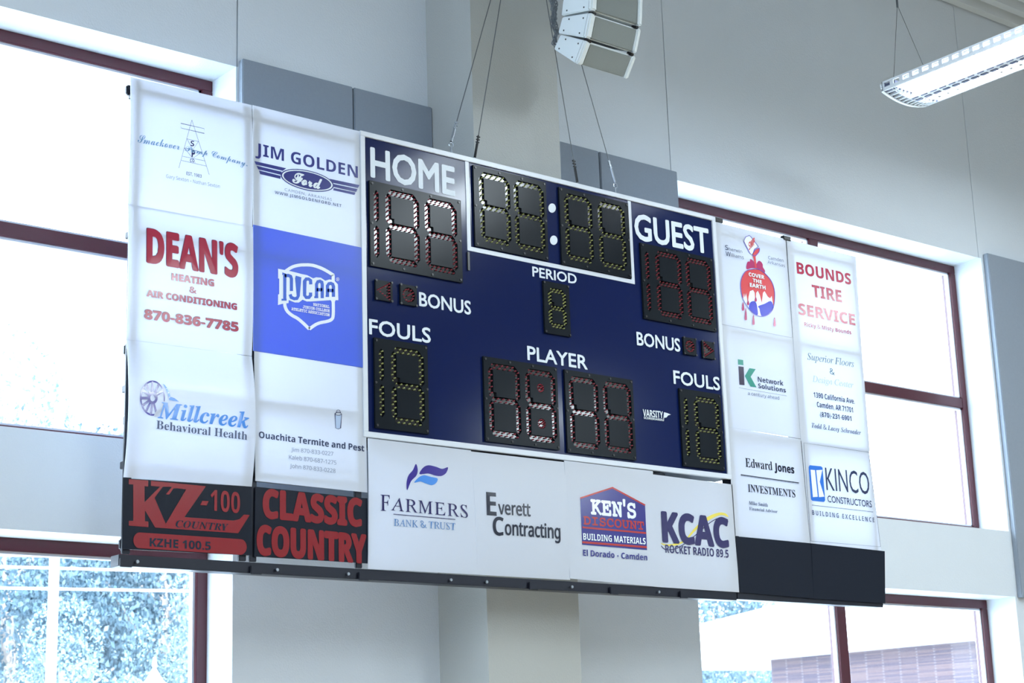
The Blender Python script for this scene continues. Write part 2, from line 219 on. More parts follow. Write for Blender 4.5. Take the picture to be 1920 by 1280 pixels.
# ------------------------------------------------------------------ lettering
# outlines of the letters used on the signs: per letter its advance, then its loops; two characters per coordinate
_A = "!#$%&()*+,-./0123456789:;<=>?@ABCDEFGHIJKLMNOPQRSTUVWXYZ[]^_`abcdefghijklmnopqrstuvwxyz{|}~"
GLYPHS = r'''
~gill
,3*0|.]1o/+2B/j2Q0S2G162)1_1W1n131e0u1K0l1(0t0a1,0I1K0@1M/m1?/<0|.t
A8}2^2p6M2p7`048}044{984(9804041Q04 5y4!304!4O7:
B7[4;046)0V7&1N7C2X7+3b6B4O544y544{5{5I6H6(6V6u6;7~5D8p3l9313931304 5#5|4F5O3A5A2N5A2N8$3`8$4Y7q5*7G576j 5r2,5;1W4+1C2N1C2N424$42503~5m3P6#2j
C9S2[2u214a2]6K3u7`5g8-6i8#7j7d8p738p8V7d8}6c975h9>358b1M7!0o4U1A2U2w0n5a0)6z038#0L8y0r8y2<7u1e6p1E5l1:3u1c
D:*8|6l7H8O4b93149314044c047:0p8u2P9N4b 6j1|4T1C2O1C2O8$4N8$6T7V7h6C804b7r3A
E6k2N1C2N406040605?2N5?2N8$6<8$6<93139313046G046G1C
F6E2O8$5~8$5~93149314042O042O4D5~4D5~5S2O5S
G9z7n7e8t788t8T7_9!6`985a9>358b1O7$0q4]1N2<320a5^0)6n007x0F9)0m9)4[6&4[6&3M7j3M7j1[701J6P1?5n1:3x1c2_2u234a2_6J3t7_5_8-6f8#
H9m139313042N042N4,7Q4,7Q048m048m937Q937Q5;2N5;2N93
I3O14042O042O931493
K8p8o043z4x7r936:932N5)2N93139313042N042N4]7&04
L6_129312046R046R1C2L1C2L93
M:O5L3d8774897489049T049T938B935B5O2D93119311042K042K742N74593d
N:O8=272493129312042E042E7-8F049P049P938=93
O;&9q6~838`5Z9>3(8`1F6~0k4b1E2H3%0f5X0)850f9r2H:L4b 8_2x7I1d5Z1:3n1d2W2x2-4b2W6L3n7`5Z8-7I7`8_6L9-4b
P6w3s592H592H8$3x8$4p7n5?7>5L6_5:5t4d5H 3x931-931-042H042H4*3h4*5M4I6M5@6k6Y6N7v5T8o
R814v7K5+6e4z6!4H5M3A5:2P5:2P8*3A8*4B7w 6:5e6J6`6)8#5&8s3N93159315042P042P4+3%4+3b3|4I3F5I2%6Z0481046=2~5_3o4x4M5g4|
S685m2Q4l4X2x5i1w7)2,7]2Z8!3B803~8(4c7j5L755L8a4m9$4/983K9>2!9!1(830e6v1f5&3Y3n4Z2D4L1q3|1H30182<1E1O1o0j2T0j0v1T0J2D013=0)4X0F5N1:
T813S044n044n8$7x8$7x930H930H8$3S8$
U9S0~930~3Y1T1X2x0K4g0)6|0S8>1l8g3f8g937K937K3z7G32772Q6s1}6D1[5`1C4i1:4%1B3F1Y2o2$2Q2L2A3$2=3s2=93
Y813S044n044n4y81936Y93416*1h9304933S4z
 3r
~sansb
&9p4J1-3u1+3F1/2z1<2X1R2@1p21282,2b203.2<3Q2Q3o2m4-334H3[4b6D2$6)1k5f1V5B1D4w16 5H9Q4q9c459h3Q9b2w9Q2I962(8m1q8>1j7c1n781y6m2/6J2w5H2A5&1p4a1J4;1/3n0z3<0u2^0}1t19191c0f2=0C3#0/3r0(4U0+52065e0G660_6a0z7,1>89049n047u2(852K8N2r8d3A984u8(4u7T3G7C3+7/2m4Y5:5,5X5V5y5z6?696e6I746N7e6H8?668n5s96 3n8j418m4P8i4k8`5#8P548<5>8#5A7e5>7E537)4~6l4f6R4C683t5y316o3#7,2y7G2v7d2z8$3(8=3:8Q3Q8a
'312>9Z1&9Z1?652%65
(401U7s146v0x5u0j4r0e3m0j2h0x1f140g1U/l2&.w2_.,3g.,33.{2e/r2C0n2,1m1y2m1u3n1y4q2,5s2C6s2e7p348h3h9Z2_9Z2&8j
)401[/r11.{0Y.,1b.,2=.w2k/l300g3H1f3V2h3[3m3V4r3H5u306v2k7s2=8j1b9Z0X9Z108h1[7p1}6s285s2G4q2K3n2G2m281m1}0n
,3f1X.O2e1W2]1e1F1e0f.O
-4J0e363v363v480e48
.3f2C0,2S062`0F2h0[2j0v2h142`1I2S1X2C1c211i1z1k1g1i1T1c1E1X191I12141/0v120[190F1E061T0,1g0$1z0!210$
07f0`4u0h3P1#2?1L1B2*0]2w053z0(4d0.5B0@5t0^6?1*6`1^6x2>7,3)763y794u716?6t7Q6K8N5m934|9Z3z9h359b2V9O2$921X8f18820}7Q0m6g0c5s 4g2$4F1i3z1`3P1i312$2w2N2i3,2a3w2^4u2a5t2i6c2w7@317j3P8&3z804F8&4g7j4}7@5/6c585t5;4u583v5/3,4}2N
17f3c7Q3^045^045^9Z4!9Z0|741x5~
27f0e1W0e047>047>1r351r351{5o4P644x6O5B6f5j6u667!6b7%746~7`6s8+6a8O6G8q6(905^9G529X4^9c4(9g3R9e3%9_2Z9T279H1s990c8F1j7-207G2Q7^2q7o357|3U8&3v8*488&4R7z4h7l4w7X5$7>5(6{5%6_4|6D4r6*4d5m
37f351^2m1`1S1w1,2)0c2:0c0W1R0=2J0-3H0(480,4z075V0J6)0e6O1(6m1M7$1w712H752y703R6z4#6[4I624g5Y4|4u5-4u505K5A5x5Y6B5y6`6D6r6u6x7P6p816U8d6*905K9N4a9a3j9g3.9d2S9[2!9N1S9=1+9(0d8n1]7K2M7u2n8$358,3]8.4)8,4H8!4`7q4p7]4y7D4}7(4{6o4v6Z4n6H4a684M6*445{3p5s3G5n205l204;3G493r45484.4S4#4i3t4x3e5%3R5,3>5.3&5)2^4y2=4c2#4A1m3p1b
57f384Y4<4J4w3{5.325)2d4w2A4_2&4>1p3q1e3>1b2u1c2L1i132.0p2=0p0W130I1V0=1}042I0-3D0(4Q015K0L630y6d1Y7$2G7.3B7*3y6z4L6g4w6K5>6+5[5a5s556(4c622z6)3-7w6N7w6N9Z1E9Z1$4m1n4F
67f5!2(4g1p4I1c4(1_3i1b3P1j3;1x3)2/2w2D2k2[2c2v2_342]3N2_3b2d3u2n4+2{4<3.4K3A4X3V4c3n4i4+4k4O4g4m4Z5(4F584+5A3f5E3>5A2l562E 6^9[4]9a3{9W3E9G2r922G8t2#8T1b811H7g147=1!6n0s6?0j5l0_440d3>0r2R1-1r1L1>1s0q2C0P2u0:3N0,4+0(5#015l0K6J0x6w1X752E7>3A76466}4y6W5S6%5{5E674Z6?4-6<3b623@5~3#5i2i5Q2V562O562S5j2^6=2k6h3!713?7Q3c7k437~4k8-6^8$
77f0T7x547x1_043g047>8C7>9Z0T9Z
87f3{9f3K9c2z9[2N9N2&9<1a9$1D8e1.8D0~7y0y7M0~6y1/6M1F6)1c5d2(5F2L5-1}4p1U4R13400t3d0d340_2W0h1q1%181R0f220C2~0/3{0(4X0+51055b0E600[6S0w6p1;7)1b762/7:2]773%7/3G6|3f6i4$6R4>684U5<515g5I6/5e6O6)6h6M6w6x6|7L6x7y6k8C6U8e699$5t9<5L9N4~9[4O9c 5@3.5F2w5H2b5D2C592)5&1p4h1`4F1U3y1R3P1V301a2r1q2`2+2T2E2P2c2T3%2`3B2t3[313r3O4+3s4=553? 2|6g2q7!2n7?2q7Y2{7p3/8$3D823^893z8<4;894T824j8$4z7p5(7Y5+7?5(6~4y6e4h6P3{5~316R
97f4I7~4_7q4p7_5!7I5.71566s5;6X5<6>5:6+555t5+5b4{5P4k5A4X544C5*4,5#3n4~3I5%3,522q5F2a5b2W6&2T6M2W6}2c7H2v7e337y3O8)3r8-418* 6v2{7%3L7/3}7:5X766M7&796l7w6L8M6%8x5U9;5#9R4K9`3n9d2v9[2.9@1N8p0~840d7F0Z6K0c5V0y4o1A481s3m2R3U3;3M3n3P4;3Y4[3j4u4!504;5B4U5I4U5E4!5;3O5.3$4v2[4Z2;471~3f1k3.1_1;1h1;003<0+3z044S0D5&0Y5Q0t5u17671Z6P2$6f2N
A9=5}4,3S4,4g83 2B043$2J6L2J7/049=045z9^3Q9^0404
B9&6.2K5x245]1~561s4a1p3D1p3D4=4Z4=534:5Z405w3|6.3f693K6<3-692i 6$7<6)6{6%6]5x6D5g605L5~5&5v4S5s3D5s3D7|4I7|4y7z5D7r5a7f5u7T 719*6H9D5M9U4>9Z1E9Z1E044u045u0;6g0Q7J0w7y1M892.8C2w8A3E8:3j8.4,7{4E7i4Z7R4l7:4y6|5&6`5.6`547+5?7L5T7g5r7z6:8)6d8-778!8#7b8^
C8X1#5l0{4t1!3{113-1G2B1i1a271-2l0`3N0@4<0.540(7j0T7j275E1e4[1m4$2+3W2T3:323)3z3#4s3*5l3<6W3[774*7c4a7}5E8*5e8(6)7~7O7L8.9*6j9V6?9`5p9e5E9g4N9a3a9M2|9-2D8_1r8*1M7G136^
D9z3D7|4J7|587u5v7^6J786m6_7%5u7-4y6l365o23471p3D1p 6.9D5;9U4A9Z1E9Z1E044%045T0@6m0f7o1G8X2A9%3S934~9-5z8w6l8X7S8/817V8a6u9*
E7W6V4;6V5v3D5v3D7|6l7|6l9Z1E9Z1E046l046l1p3D1p3D4;
F7J1E9Z1E043B043B3v6S3v6S5T3B5T3B7|6j7|6j9Z
G9g8#7V8a917C9W6r9`6E9e5s9g4s9a3}9N35902S8c1|8/1S7M166d1#5q0{4w1*3L1L292+1>2{0Z4%045A0(5}0)6X0.70058b0Y8b5N4z5N4z3n6f3n6f1q5M1e4x1i4L1v4(2.3f2I3M2l3;383.3g3%4<3#4s3&5P326(3D6V3]7#3{7E4C7b4m7v5>8%5r8*6:8(6_8#
H:<9+9Z7,9Z7,5w3D5w3D9Z1E9Z1E043D043D4:7,4:7,049+04
I5@4u044u1@3h1q3h7z4u8N4u9Z0Z9Z0Z8N1i7z1i1q0Z1@0Z04
J4U1?0#17/f1,/Q0z/B0j/70X/1/6/7/6-V0z-L1N-W1z-i2C.$2d.F2~.p35/F3@0%3D0l3D9Z1E9Z1E0k1C0D
K8z3D5=3D9Z1E9Z1E043D043D3U46416a048z045^5K8w9Z6d9Z
L7^1E047404741p3D1p3D9Z1E9Z
M<]9W04;K04;K9Z8e9Z6D2H6@2H4+9Z1E9Z1E0431043%7W3+7W5C0474049[7V9a7V
N:w9f9Z7x9Z8$2U7}2U3u9Z1E9Z1E0431043%7?3+7?74049f04
O:b7;797W6Z7i5o7o4w7i3~7W377;2X6n2-661o5K1f4a1o4)2-3[2X3>373-3~3&4w3-5o3>6Z3[794*7e4b7~5L8+667~6o7e 9d6c9K7M9(8/8W8c7|90799O6H9b5L9h4O9b3^9O2w902?8c1n8/1J7M126d1#5r0{4x1#3~123/1J2D1n1c2?1.2w0`3^0@4N0.5K0(6H0.790@7|0`8W1.9(1b9K2C9d3.9s3}9x4w9s5q
P8N6G3|6s4>7:4b7S5.7f5[7p6/7t6`7k7Q7Q887%8n6E9:5O9R4F9Z1E9Z1E043D043D3T473T5*3X5l3f 3D7|4<7|517n5b7D5r6Y5m605^5k5D5Q5!5@4U564$533D53
R8u4V7y5&7p5H7b5`7L5m7/5r6f5n6A5a6#5J5h5*5W4Z5M4#5I3D5I3D7|3|7| 3D043D3m4J3m6a048u046.4=6~4p785*7L5C7]5_7j5~7q6D7t6k7j7_7N8D6{8v689=5=9S4.9Z1E9Z1E04
S7L4L3V4g3@4w3%4}2d4y2J4p254`1~4H1p4(1g3[1d301g2`1n241z0l2O0l0]1[0?2P0.3M0(4O005A0F6$0m6S1C6o2$6x2m6u3;6m3b6_4%6K4D634_5s4w5Q523>6A3(6U2v6n2q7.2u7F2~7[317n3F7{3b8&4$8*4F8(4g8#697R6u9*5P9V5&9`4W9e4+9g339`2G9I1i9%1<8P0~7p0v7(0x6_1!6<1.5z1=5`1N5G1c51
T7o3#045!045!7z7V7z7V9Z0L9Z0L7z3#7z
U:15{0-6c0:7@0Q7q0q8<1;8Z1h8q2>8~2t9%3Q9%9Z7&9Z7&3r7!346q2_6Z296:1{5k1l541f4[1k401z3j263Q2Y3C303>3p3>9Z1?9Z1?3T1I2V1g1e2=1#3%0O3}025/0(
V8i269Z049Z3E045U048i9Z6g9Z4N1x
W<y8<04:T04<y9Z:}9Z9?1~7Q9Z5[9Z3n1~219Z049Z2X044r046V7A
X8}5m4y8i9Z6Z9Z4[662X9Z0F9Z3?5&04042@044R3h6d048}04
Y8I5=3r8I9Z6;9Z4>5f2C9Z049Z3?3l3?045=04
Z7o0]7{5#7{0Q1O0Q047Q047Q1p2t1p7F8?7F9Z0]9Z
a81562y522Q5$214k1s4M1`4-1T3d1P3K1R371W3$1b2t1p2l2(2i2@2m2_2x2x3/313K3A3t3L4L3P563S 5H125l047204724~7*5j6o6I6G6v5m7:5)7M427S3a7R337L2d7D29781n7*1I6u2(5U3G6#3h6)4+6*4I6(4c5|4w5n5*5Z535A564a3{4]2}4T224B1U4%1,3Z0p3%0g2B0n1]1$1(1E0[1p0?2D0.2|0(3S0+4!034F0@4e0S5&0n5C12
c6|34222|2W2o3,2k3i2{4|3M5c4@5y5}5R6V7%567L4k7Q4@7R3_7N3%7B2N7.1}6n1W6H185v0}5=0p4W0k3h0t2X131_1`0z2@0L3101400(5%0-5F035e0=6$0I6A0Y6A2<5H1n5*1f4e1a4@1_3s1d3P1t
d8T2n3,2j3h2n4G2y4y305D3I5a3i5r415x4a5r5*5b5C5E5S4z5^4H5]2{5R2O5A2-5(1p4a1b441]3j1b3I1r30212y2W 0s2_1.1f1T1!2,0N2h013P0(3}0+4H044i0D5)0X5A0p5T1.5[1.6!047Q047Q:65T:65b6M5[6M5H6h507!4o774M7F4%7O3U7R2k7I2-7,1U6W1.5p0s4v0k3j
e7}4V1R4(1W3[1f3;1~3!2C2p2k2j3>7I3>7I4:7@577$6$6T6a5u705-7J447R3T7N2z7A2H7,1y6j1S6C165p0|580o4S0k3g0p2{0~2;1:1b1[132&0j2V0M30083k0,4N0(5N0-5u036<0<6_0H7!0W7!2+5p1`5K1X5#1T 3%5M3:5h3S5{3p6*456.4[6*4|5y575c5H5F5S5$5W4Z2n4Z2u5*
f5=4*:<3X::3/:32f:)2E9u2*9_1q9B1a8{1W8O1S7w1S7F0L6r0L5w1S5w1S043P043P5w555w557F3P7F3R8*3X8=3c8N3p8Z4&8c4=8e5F8T5t9|
h8q5v047r047r4t7k5f7U6F716u6^796#7L5<7R4q7P4L7H4*7;3g7)3K6m356M3+6M33:617:617043304333W374=3A4s3R5B3m5b465t4g5z5F5k5j5;5v4G
i4626:61x:41a:.1L:!1<9o139X1/99138x1<8a1L8P1a8E1x8?268=2O8?2g8E2{8P3/8a398x3<99399X3/9o2{:!2g:.2O:4 17043304337F177F
k8D3*4,33:617:617043304332J4$3,6,048D045A4;847F5}7F3,4,
l46330433:617:61704
m=/3P5B3h5b4/5t4[5z575k5X5;5d4G5d047`047`3m7d4K7n4|7~5G8;5d8]5u9,5z9d5k:)5;:44G:404<004<04t<*5f;s6F;R6u;%79:I7L9a7R9:7P8r7H8M7;8,7)7l6m7U6M7E6M716l6s7(6S7;6/7H5b7P547R4k7P4E7H3~7;3^7)3A6m3+6M2}6M2e7F177F17043304333W374=3@4s
n8q5v047r047r4t7k5f7U6F726u6_796$7L5?7R4s7P4K7H4%7;3`7)3B6m3+6M2}6M2e7F177F17043304333W374=3A4s3Q5B3l5b455t4g5z5,5v5G5k5[5V5j5;5s4s5v4G
o8C6*7+5T7A4y7N4=7R3<7H2I7+1e6V155o0t4v0k3m0p3&0}2D181i1V1:1}0o2M0P3#0:3Z0,4:0(5:026-0O6n1%7B1j7_2c7i3m7d4V7V587?5o6}6A6V6h 5H245.1t4h1d4<1^3l1d3I1t3/242z2Z2o302k3m2o4L2z4~3/5H3I5d3l5t4;5y4g5t5.5d5H5H5Y4~5e4L5h3m5e305Y2Z
r635v7M4j7N4B7B3{7.3[6q3A6S3+633!632d7F177F17043304333r364<3?4^3M4y3a533x5D465Q4R5Z4q5a5h5[
s6g320(4,0.4s0@5N0^5v1+611_692@662f6/3*6!3E5n3]5X3q5?4&2g5Y2o5r3.6#3Z6)3x6(496!5W5T626{5g7/5@7<4w7F4P7M3]7R2o7M2/7>1V7$1.6]0s6.0k5R0m5/0t4m0~4Q114:1E4$1^3o4>2-4<1y451l4(1`3r1W3X1Q381P2s1Q0l2,0l0N
t5w3G8w208w1W7G0P6g0P5w1J5w1J2K1M1s1V1F1f1!1z0b260K2S0;2t013;0*3b0(5O0F5O1q4#1_3m1e3]1o3P1~3I253G2K3G5w5H5w5H7F3G7F
u8q132c1:1r1O141t0b2G0A3#0.3g0(430+4Z025#0?5E0Q5c0k5z1-6(1-6@047o047o7F5r7F5r4!5o3>5e2d5S29591v4p1c4>1]3y1a3^1m3I2$3;2A332e3033307F137F
v7c297F047F2y044z047c7F5^7F4:3=4-2k4#2=3{1n3v1n
w;N801p8+1p6x7F4i7F3U1p3P1p2<7F0@7F2D044N045l5t5q5t7/049<04;B7F9I7F
y7c3L-X3y.$4A.X4_/;7c7F5X7F3|2+3y2+2B7F047F3&092l/U2[/:2G.}2..j1m._0^.b0^-/1^-$2>-+2v-<
 3[
~script
.3f2C0,2S062`0F2h0[2j0v2h142`1I2S1X2C1c211i1z1k1g1i1T1c1E1X191I12141/0v120[190F1E061T0,1g0$1z0!210$
C9E9V5@:Q6=:f6Y:u6u:~73;$7J:~7e:t7{:d80:M8=:18E9l8H9I8E9$8=8X8/8/7y7a7b767F4Y5#4:4U3z4,3c3^353o2v432m4c2p5&2z5H3/5l3E633a6T4#6u4G764n7P5:7f5f7w658$6w8*7&8/7,887#8C6h8I6@8K5Y8F4t88457{3V7Y3#732V6c27632$5_1{5-2/492`3_3U3B3J2{3C2Z3A2>3D1u3O1R3a123y0s4:0Z4]0G5(085R006#0-6F0/6i047/0>7P0K7p0[810o8L1(8d1?8w1X9)1s9222952N912n9&3,8r3B8Z3R8>3[7z3`7X3]7:3U6z3J6a3;6K3(692n6+2U6!295}1w6$1]6A1F6J1K6Q1X6x2l7+2{7=3-7Q377g3=7}3?853=8G378W3-8d2z8k2f8n2K8k268d1}8W1h8G1R841>7y1,7D0i7&0]6e0S6F0N6&0L5J0W5(0z4y1W5#2,592g5[3N623X6e3g793y7i428:4I8e4d 7F6#826u8t7V9L7|9t8,:&8):07z:47i:17Q:)789x6y7%4;6]4*693y5r3p6[4~
F9r6W4O6m4q6}597*5a7-6/7+6M7%6g6x6|6m7/6c786X7;6K7:6C756@6H6;6)625g6$5I5s5.5)4;4q404_4)4L4%4;4)4,403|4<3r4L3l4`3j4u3n573w5U4+5u4?684X6U4v6r5:7/5]7E6#7W6I7f6n7n777q9^74:67(:_7!<@82898K7M8E6a845t7r527L4V6~4(6N3b5z3M5I3G4u3J4R3U453g3y4#3h4B3]4h3Y543]5X3g5{3x6=43 9B6|734T6|4-6l3a4l2k4T2X4M2K4N2E4S2B5M2q6(3.6^3;682H5m1d5C124r0k4@0T3g0M3?0O2{0V2b0a2P0m2E0y2B1)2E192P1B3?1Y3L1d3U1q3W2%3U293M2J3@2W3.2a2u2g2Z2i2;2f1}2[1f2J1S241H1x1E1[1K141_0n2!0Q2N0<3*003l0,4|046#0O6w0}7`1`892S8a3W913[8U2<9Q2O9g3b:$3n:=3}:S44:d4I:n4]:r4o:m5(:_55:G59:3559}5,9m4x9_4a9A3{8m3x9V6c9a6p9_6x9X6}9N6~ :O4n:M4a:F4S9i4!9}4^:+4l:64u:C4x:J4w:N4s
H;@4T2t432-3n1P3K1#3%0a2Y0M2+0G1l0I1T0O1@0Y120f1)0r1%0}1)1014192$1T231`2;1o2>2#2;27242H2&2W1q2c1]2i1E2k1%2h0f2]0M2K0:230/1t0,1S021.0D0i0c0L10071d0*2E0%3>0/420K4}0{5d1_6@2Q6m3T7[3l6x1d6|1<7*0w7:0Y7Q0D7p0787038d06930?9`0N=]3d=@3i=)3a<c3I:[1Y:41>9j1&9C0q8y0f8T0c8E0f8<0q891%9`4B;g5E<15`<S5z=,6Q=K7%=V7Q=S7h=J7{=;80=&8<<k8D<M8F<%8A;W82;+7u:W7Q:&7%9Q6M8|5m8I5)7t4:6{3z806q8G768l7[8Z7n8?7d7p7H5}5|5S5a5e6%5o6C5r6Z5o6m5h6{5[7,5K75587;4~7=4d794G702355265,2>5&2L5$2Y5+2m5=3I5}3h6>4,6V4I6j4a6t4x6r4;6$4.5i4*5U4,5H425=4=524J5*4Z5$4m5!595+5m5D6P5n5r5$5>464m3E392a3)2S3#2J3%2C3.2> <R7|<Z7p<^7Y<Y7B<O7)<>6i<&6J;g6,;D5k:y5M:N539{4w:J5t:s6a;?7;;c7b<(7y<E8$
P9;1<121N0n1l0Q280<2h003D0,4*004h0=5F0S5~0q6S1;7$1i7L2A7n2|8,3a8j3k9G3{9{44:K4L:r4i;55-;L5N;Y5r;_6:;[6T;S6n;F7+;57B:|7W:c7j;e8.;c84;]88:=7~9_888}8F8<8J7B8D6I845O7u4w7^4H7C3y7%3T6d366C2z6!2i5_2^5>2Z4z2_4Y2l4>3%4&3D3r3i3h483d4f3h543t5[4,6!4F6A4h6Z526m5^6x616|6d6z7*6t7?6j7F6b7B6Z775~5[5k5A5T5(5;4m4~4Y4d4I4H4<4/453r423_453L4;3;4F3.4T3$4g3!4}3+5M3D5|3o6P4I6~5*7F5n7c6Z7w7J8&8<8+8r8(9F7{9p7k8S6w7D5Z6A3r4j384g324h3+4l3%623M5d2Q591g4k124?0i3m0R3;0K2{0M2d0T2O0a2?0o260|231-26192?1B3*1Y391f3A1u3D2*3B2<3;2K3/2Y2{2d2g2k2O2m202i1q2_1X2L1E261:1w171W 9>4Y8|4C8]438:4)8X4{8v5f966D9Q6t9o7;:07S::7B:@7,:B6l:?6F:65~:(5Y9p589X4u
S8F5[3a563f4r3r4W4(4D4A494`455(485J4@5l4M614a6P4w6n567-5T7E5v7Y6>7k6e7x708!828%8:8,8=848;8<858B5:7~4_7b407?3f6s3I6F385v325H394t3L4H3l3~4:3`4n3K5M3A5)2K4_1f44123e0k380T2h0M2J0O210U1w0`1f0m1Z0z1W1,2E1O2S1V2`1`2j1m2o1|2q212o2B2g2Q2Y2_2H2i232o1w2q1W2n1;2c1!2Q0l2:0`1{0]1]0c150u0o180R1c0=2;002z0,3X00460>4o0U5H0u5{1?6M1n6w2E7=2~7X3`8>3}8z4A9S4f:&51:O5Y:p6%;,6O;:6w;?7A;;7];27u:}8-:h8=:N8G:18J9k8F9G8;8~8)8W7l817L7g7(7A6Y6y6+6V5T674z5v4@ 9e7z:+8(:B8!:Q7m:U7P:S7;:L7!8M4W8+4@7d4,8+5?8P6>8w7)9A7[
a724]3~4@443s4:3O473,4/2d3~2@3l1{3V1[3=1>2~1%2a0m2B0^2!0T1`0Q1@0U0|0a0a0s0J100:1M001o0-2H062{0P3N0}3P0e3X0Q3f0A3v054,0.4@0,4]0/4|095@0J5e0c6.1#6V1G6>1`4}0l4y0p6R4:5&454l3a 4R3H4M324>2m4%2@3f1n3G1D3&0|2d0a2G0O2,0J1n0x3g3k3v3r4(3t423s4L3^4P3S
c5<3w2z3}2q4*2j442f4A2d4T2f4d2m4q2y4y3+5!395#3I4}3`4s3s4b4%4K4140473m4:3M473.402h4#2F3p2%3]1c3E1F3,1.2m0u2O0e210[1o0X1O0]1*0i0g0}0M1<0:1^0/2(0,2O0/2v093?0J3f0b411!4Y1G4A1`2H0Q260T2,0_2(0o3o3g3|3n4+3p4>3h433d
d818k7w717j4y3c4g4!4F443v4:3T4732402j4!2F3n2#3Y1`3A1B3&1)2g0o2H0_2)0T1f0Q1F0U1#0b0c0v0K150:1S001v0-2P063(0R3Z1%3^0e3g0R3u0B4-064E0/4b0-4~005?0;5[0L6g1G6M1`5o1)5C0e5(0Y4{0[4v0a4t0j 4X3e4[3O4W334J2m442B2Z0W2I0O290L2$0P1u0Z1q0m1t1+1~1F3y3l4-3s4;3u4M3q
e5Z4i3o4X4!4B404)473i4:3H473&4/2a3~2=3m1x3X1W3@1:3%0|2g0g2I0U2,0L1l0H1P0M1/0]0m0v0Q1;0<1b00220,2Y0/3&093R0J4!0b4L1!4u1G4`1`491=3o0~3J0j3%0[2_0R2<0P2&0R1v0[1r0j1u0~1|192,1S2[1_3,1l3T1{3y214;2D4T2Y4h2p4s3,4w3D4s3[ 3O3f3^3n3i3p3u3l3|3`4!3J3|363t2}3g2h3T2S3@2A3)212l2$2R1x281t
k7C283I0L0,2&056,7w4S7h1!2b1;2I 6N3)6Z326e3=6j3K6l3Z6j3k6d3z6Y4)6J4268485~4:5i485U435E4*4G2z4:2s4(2o3]2k3Q2d3N2W3P2M3X2G452H4<2C4>293a0p3c0]3j0L3u0>4(044:0.4N0,4i0/5)085F0H5h0_600~6W1G6@1`5R1q5P2&5I275=2F5/2S4y2^4f2e5R3b5Y3f5d3b5[3>5a345i3,622}6A3!
m:h320*5004782{7d3J8,3e8H3n8N3g8I3X7&177*0v720]7@0H7Q097g007~0-:!1G9f1`8D0Y8?0[8<0f8?0t8H1*97239F2R9O2r9S359P3R9G3k993~9&4/8n478U4:7x4+733Y6A2j6F3]6@3q664$6)405v475e4:5-4+4F3Y3T2j3]3E3W3q3F4/3*472i432J4%2+3l0y2b142I2735223&020*20043W2/4[3?5;3c5@3b5D3^
n7l2+3l0y2b142I2735223&020*20044C2{4u3J5@3e5[3n4B2)461o4+174.0v460]4D0H4V094k005&0-7&1G6j1`5H0Y5D0[5@0f5C0t5L1(6[2h6b2z6d306a3M6X3g6K3{6:4.6$475j4:5/4+4F3Y3T2j3[3A3U3o3E4.3*472i432J4%
o6*3J1V3:1O3,1F2~1<2w112z0p2c0`2N0U2<0R210U2+0`2(0q3j3]3~3k413o4A3k4K3_4N3J4E2t4,2<3]1Y 0`2+0V1j0S1L0W1*0e0h0y0N180;1W0/1}0,2U023-0E3`0e3|0g4<0m4X0x4u1*551=5Q1S5:1o4@1>4o1v5!235.2L552g573&543H5)3d4t3y4Z4-4<463t4:3P473-4/2f3~2B3m1}3X1^3@1A3%1(2f0p2H
p7@0v2b1/2I1d2w.8,L/r,[3s3;413Q4I3b4`3l4s3o4z3n4~3j5!3d4z3V4m3A3U1e3J1I3G123J0s3S0[3d0G3y08450/4O0,4h0.5$075@0E5`0Z6V1G6<1`5+0b4u0X4g0T4b0V4^0Y4]0`4b0p4n1+5e2B5q2^5x2{5z3<5x3T5p3j5c3|5Q4-5>465(484U414&3u3T3N5X7C3|73
r5Y4G3/4E3?4?3L453W2c3y2R4#2&4I1k3O0v2b122I233E3+3I2k352Q2z1X1W1R1A1P1,1T0n1`0X1s0E20082N002q0-3,0/3B054q1G4Z1b360Y3,0[3&0a3$0j3&0v
u7|4>0D4T084o01530.5N015j096(0F6A0X781G6}1`6C1*5v0f5Z0Z5Q0]5K0b5I0j7C4:5K4/3p1c3A102{0o2d0e2Y0g2R0m2P0w2T1.2`1J4:4:2B4/0v2b1.2I1k3$0y150w1$0z0i1%0U140D1G081^011w0.2;012]0;3!0K3D0c3f1#4)1G4%0i4/0U
v6H1A281&1a0{130~0r1-0X1@0E1Z081{002E0-2g0/3+073J0C3j0U4/0n4R1/4v1152165H1>6,1o5q2+5!1Q4q1P5F215e2m5n3K5m3`5g3q5_4$5R405A475.4:4v464c4-4O3y4<3e4,3M3z333o2s3i2W3g2<3h2%3m1o4/1@3Y0v3&0^2O0V2?0X250`3E3O3@3w32422u4:1!2v172b 5<3;5?3/5<2t552[5(2A4s2&4a1m4L1W4j3>4v3D5&3E543C
y7l1a.x2D/@36/b1u-D1T,x15,_0u,V0f,X0Y,^0P,h0H,s0D-#0B-10J-Y0b.&1,.O 3@0z2|0]2g0R2^0T2X0Y3d2l3l3,3n3G3g3r3P403+480s2b112I213=27331B1U1=1>1;1&1>0j1G0T1V0C1k062&0.2C0,2p073G0[4$1;3H0/2c/s1o/Q1+/-0N.b0$.7/h-i/`-</c,~/l,f/|,R05,C0R,:0v,71U,?24,V2k-!3+->3J-c5*065c0Q6@0v6{1G6f1`5H0j7E485[4.
 3[
~sans
-4J0e363v363v480e48
.3f2C0,2S062`0F2h0[2j0v2h142`1I2S1X2C1c211i1z1k1g1i1T1c1E1X191I12141/0v120[190F1E061T0,1g0$1z0!210$
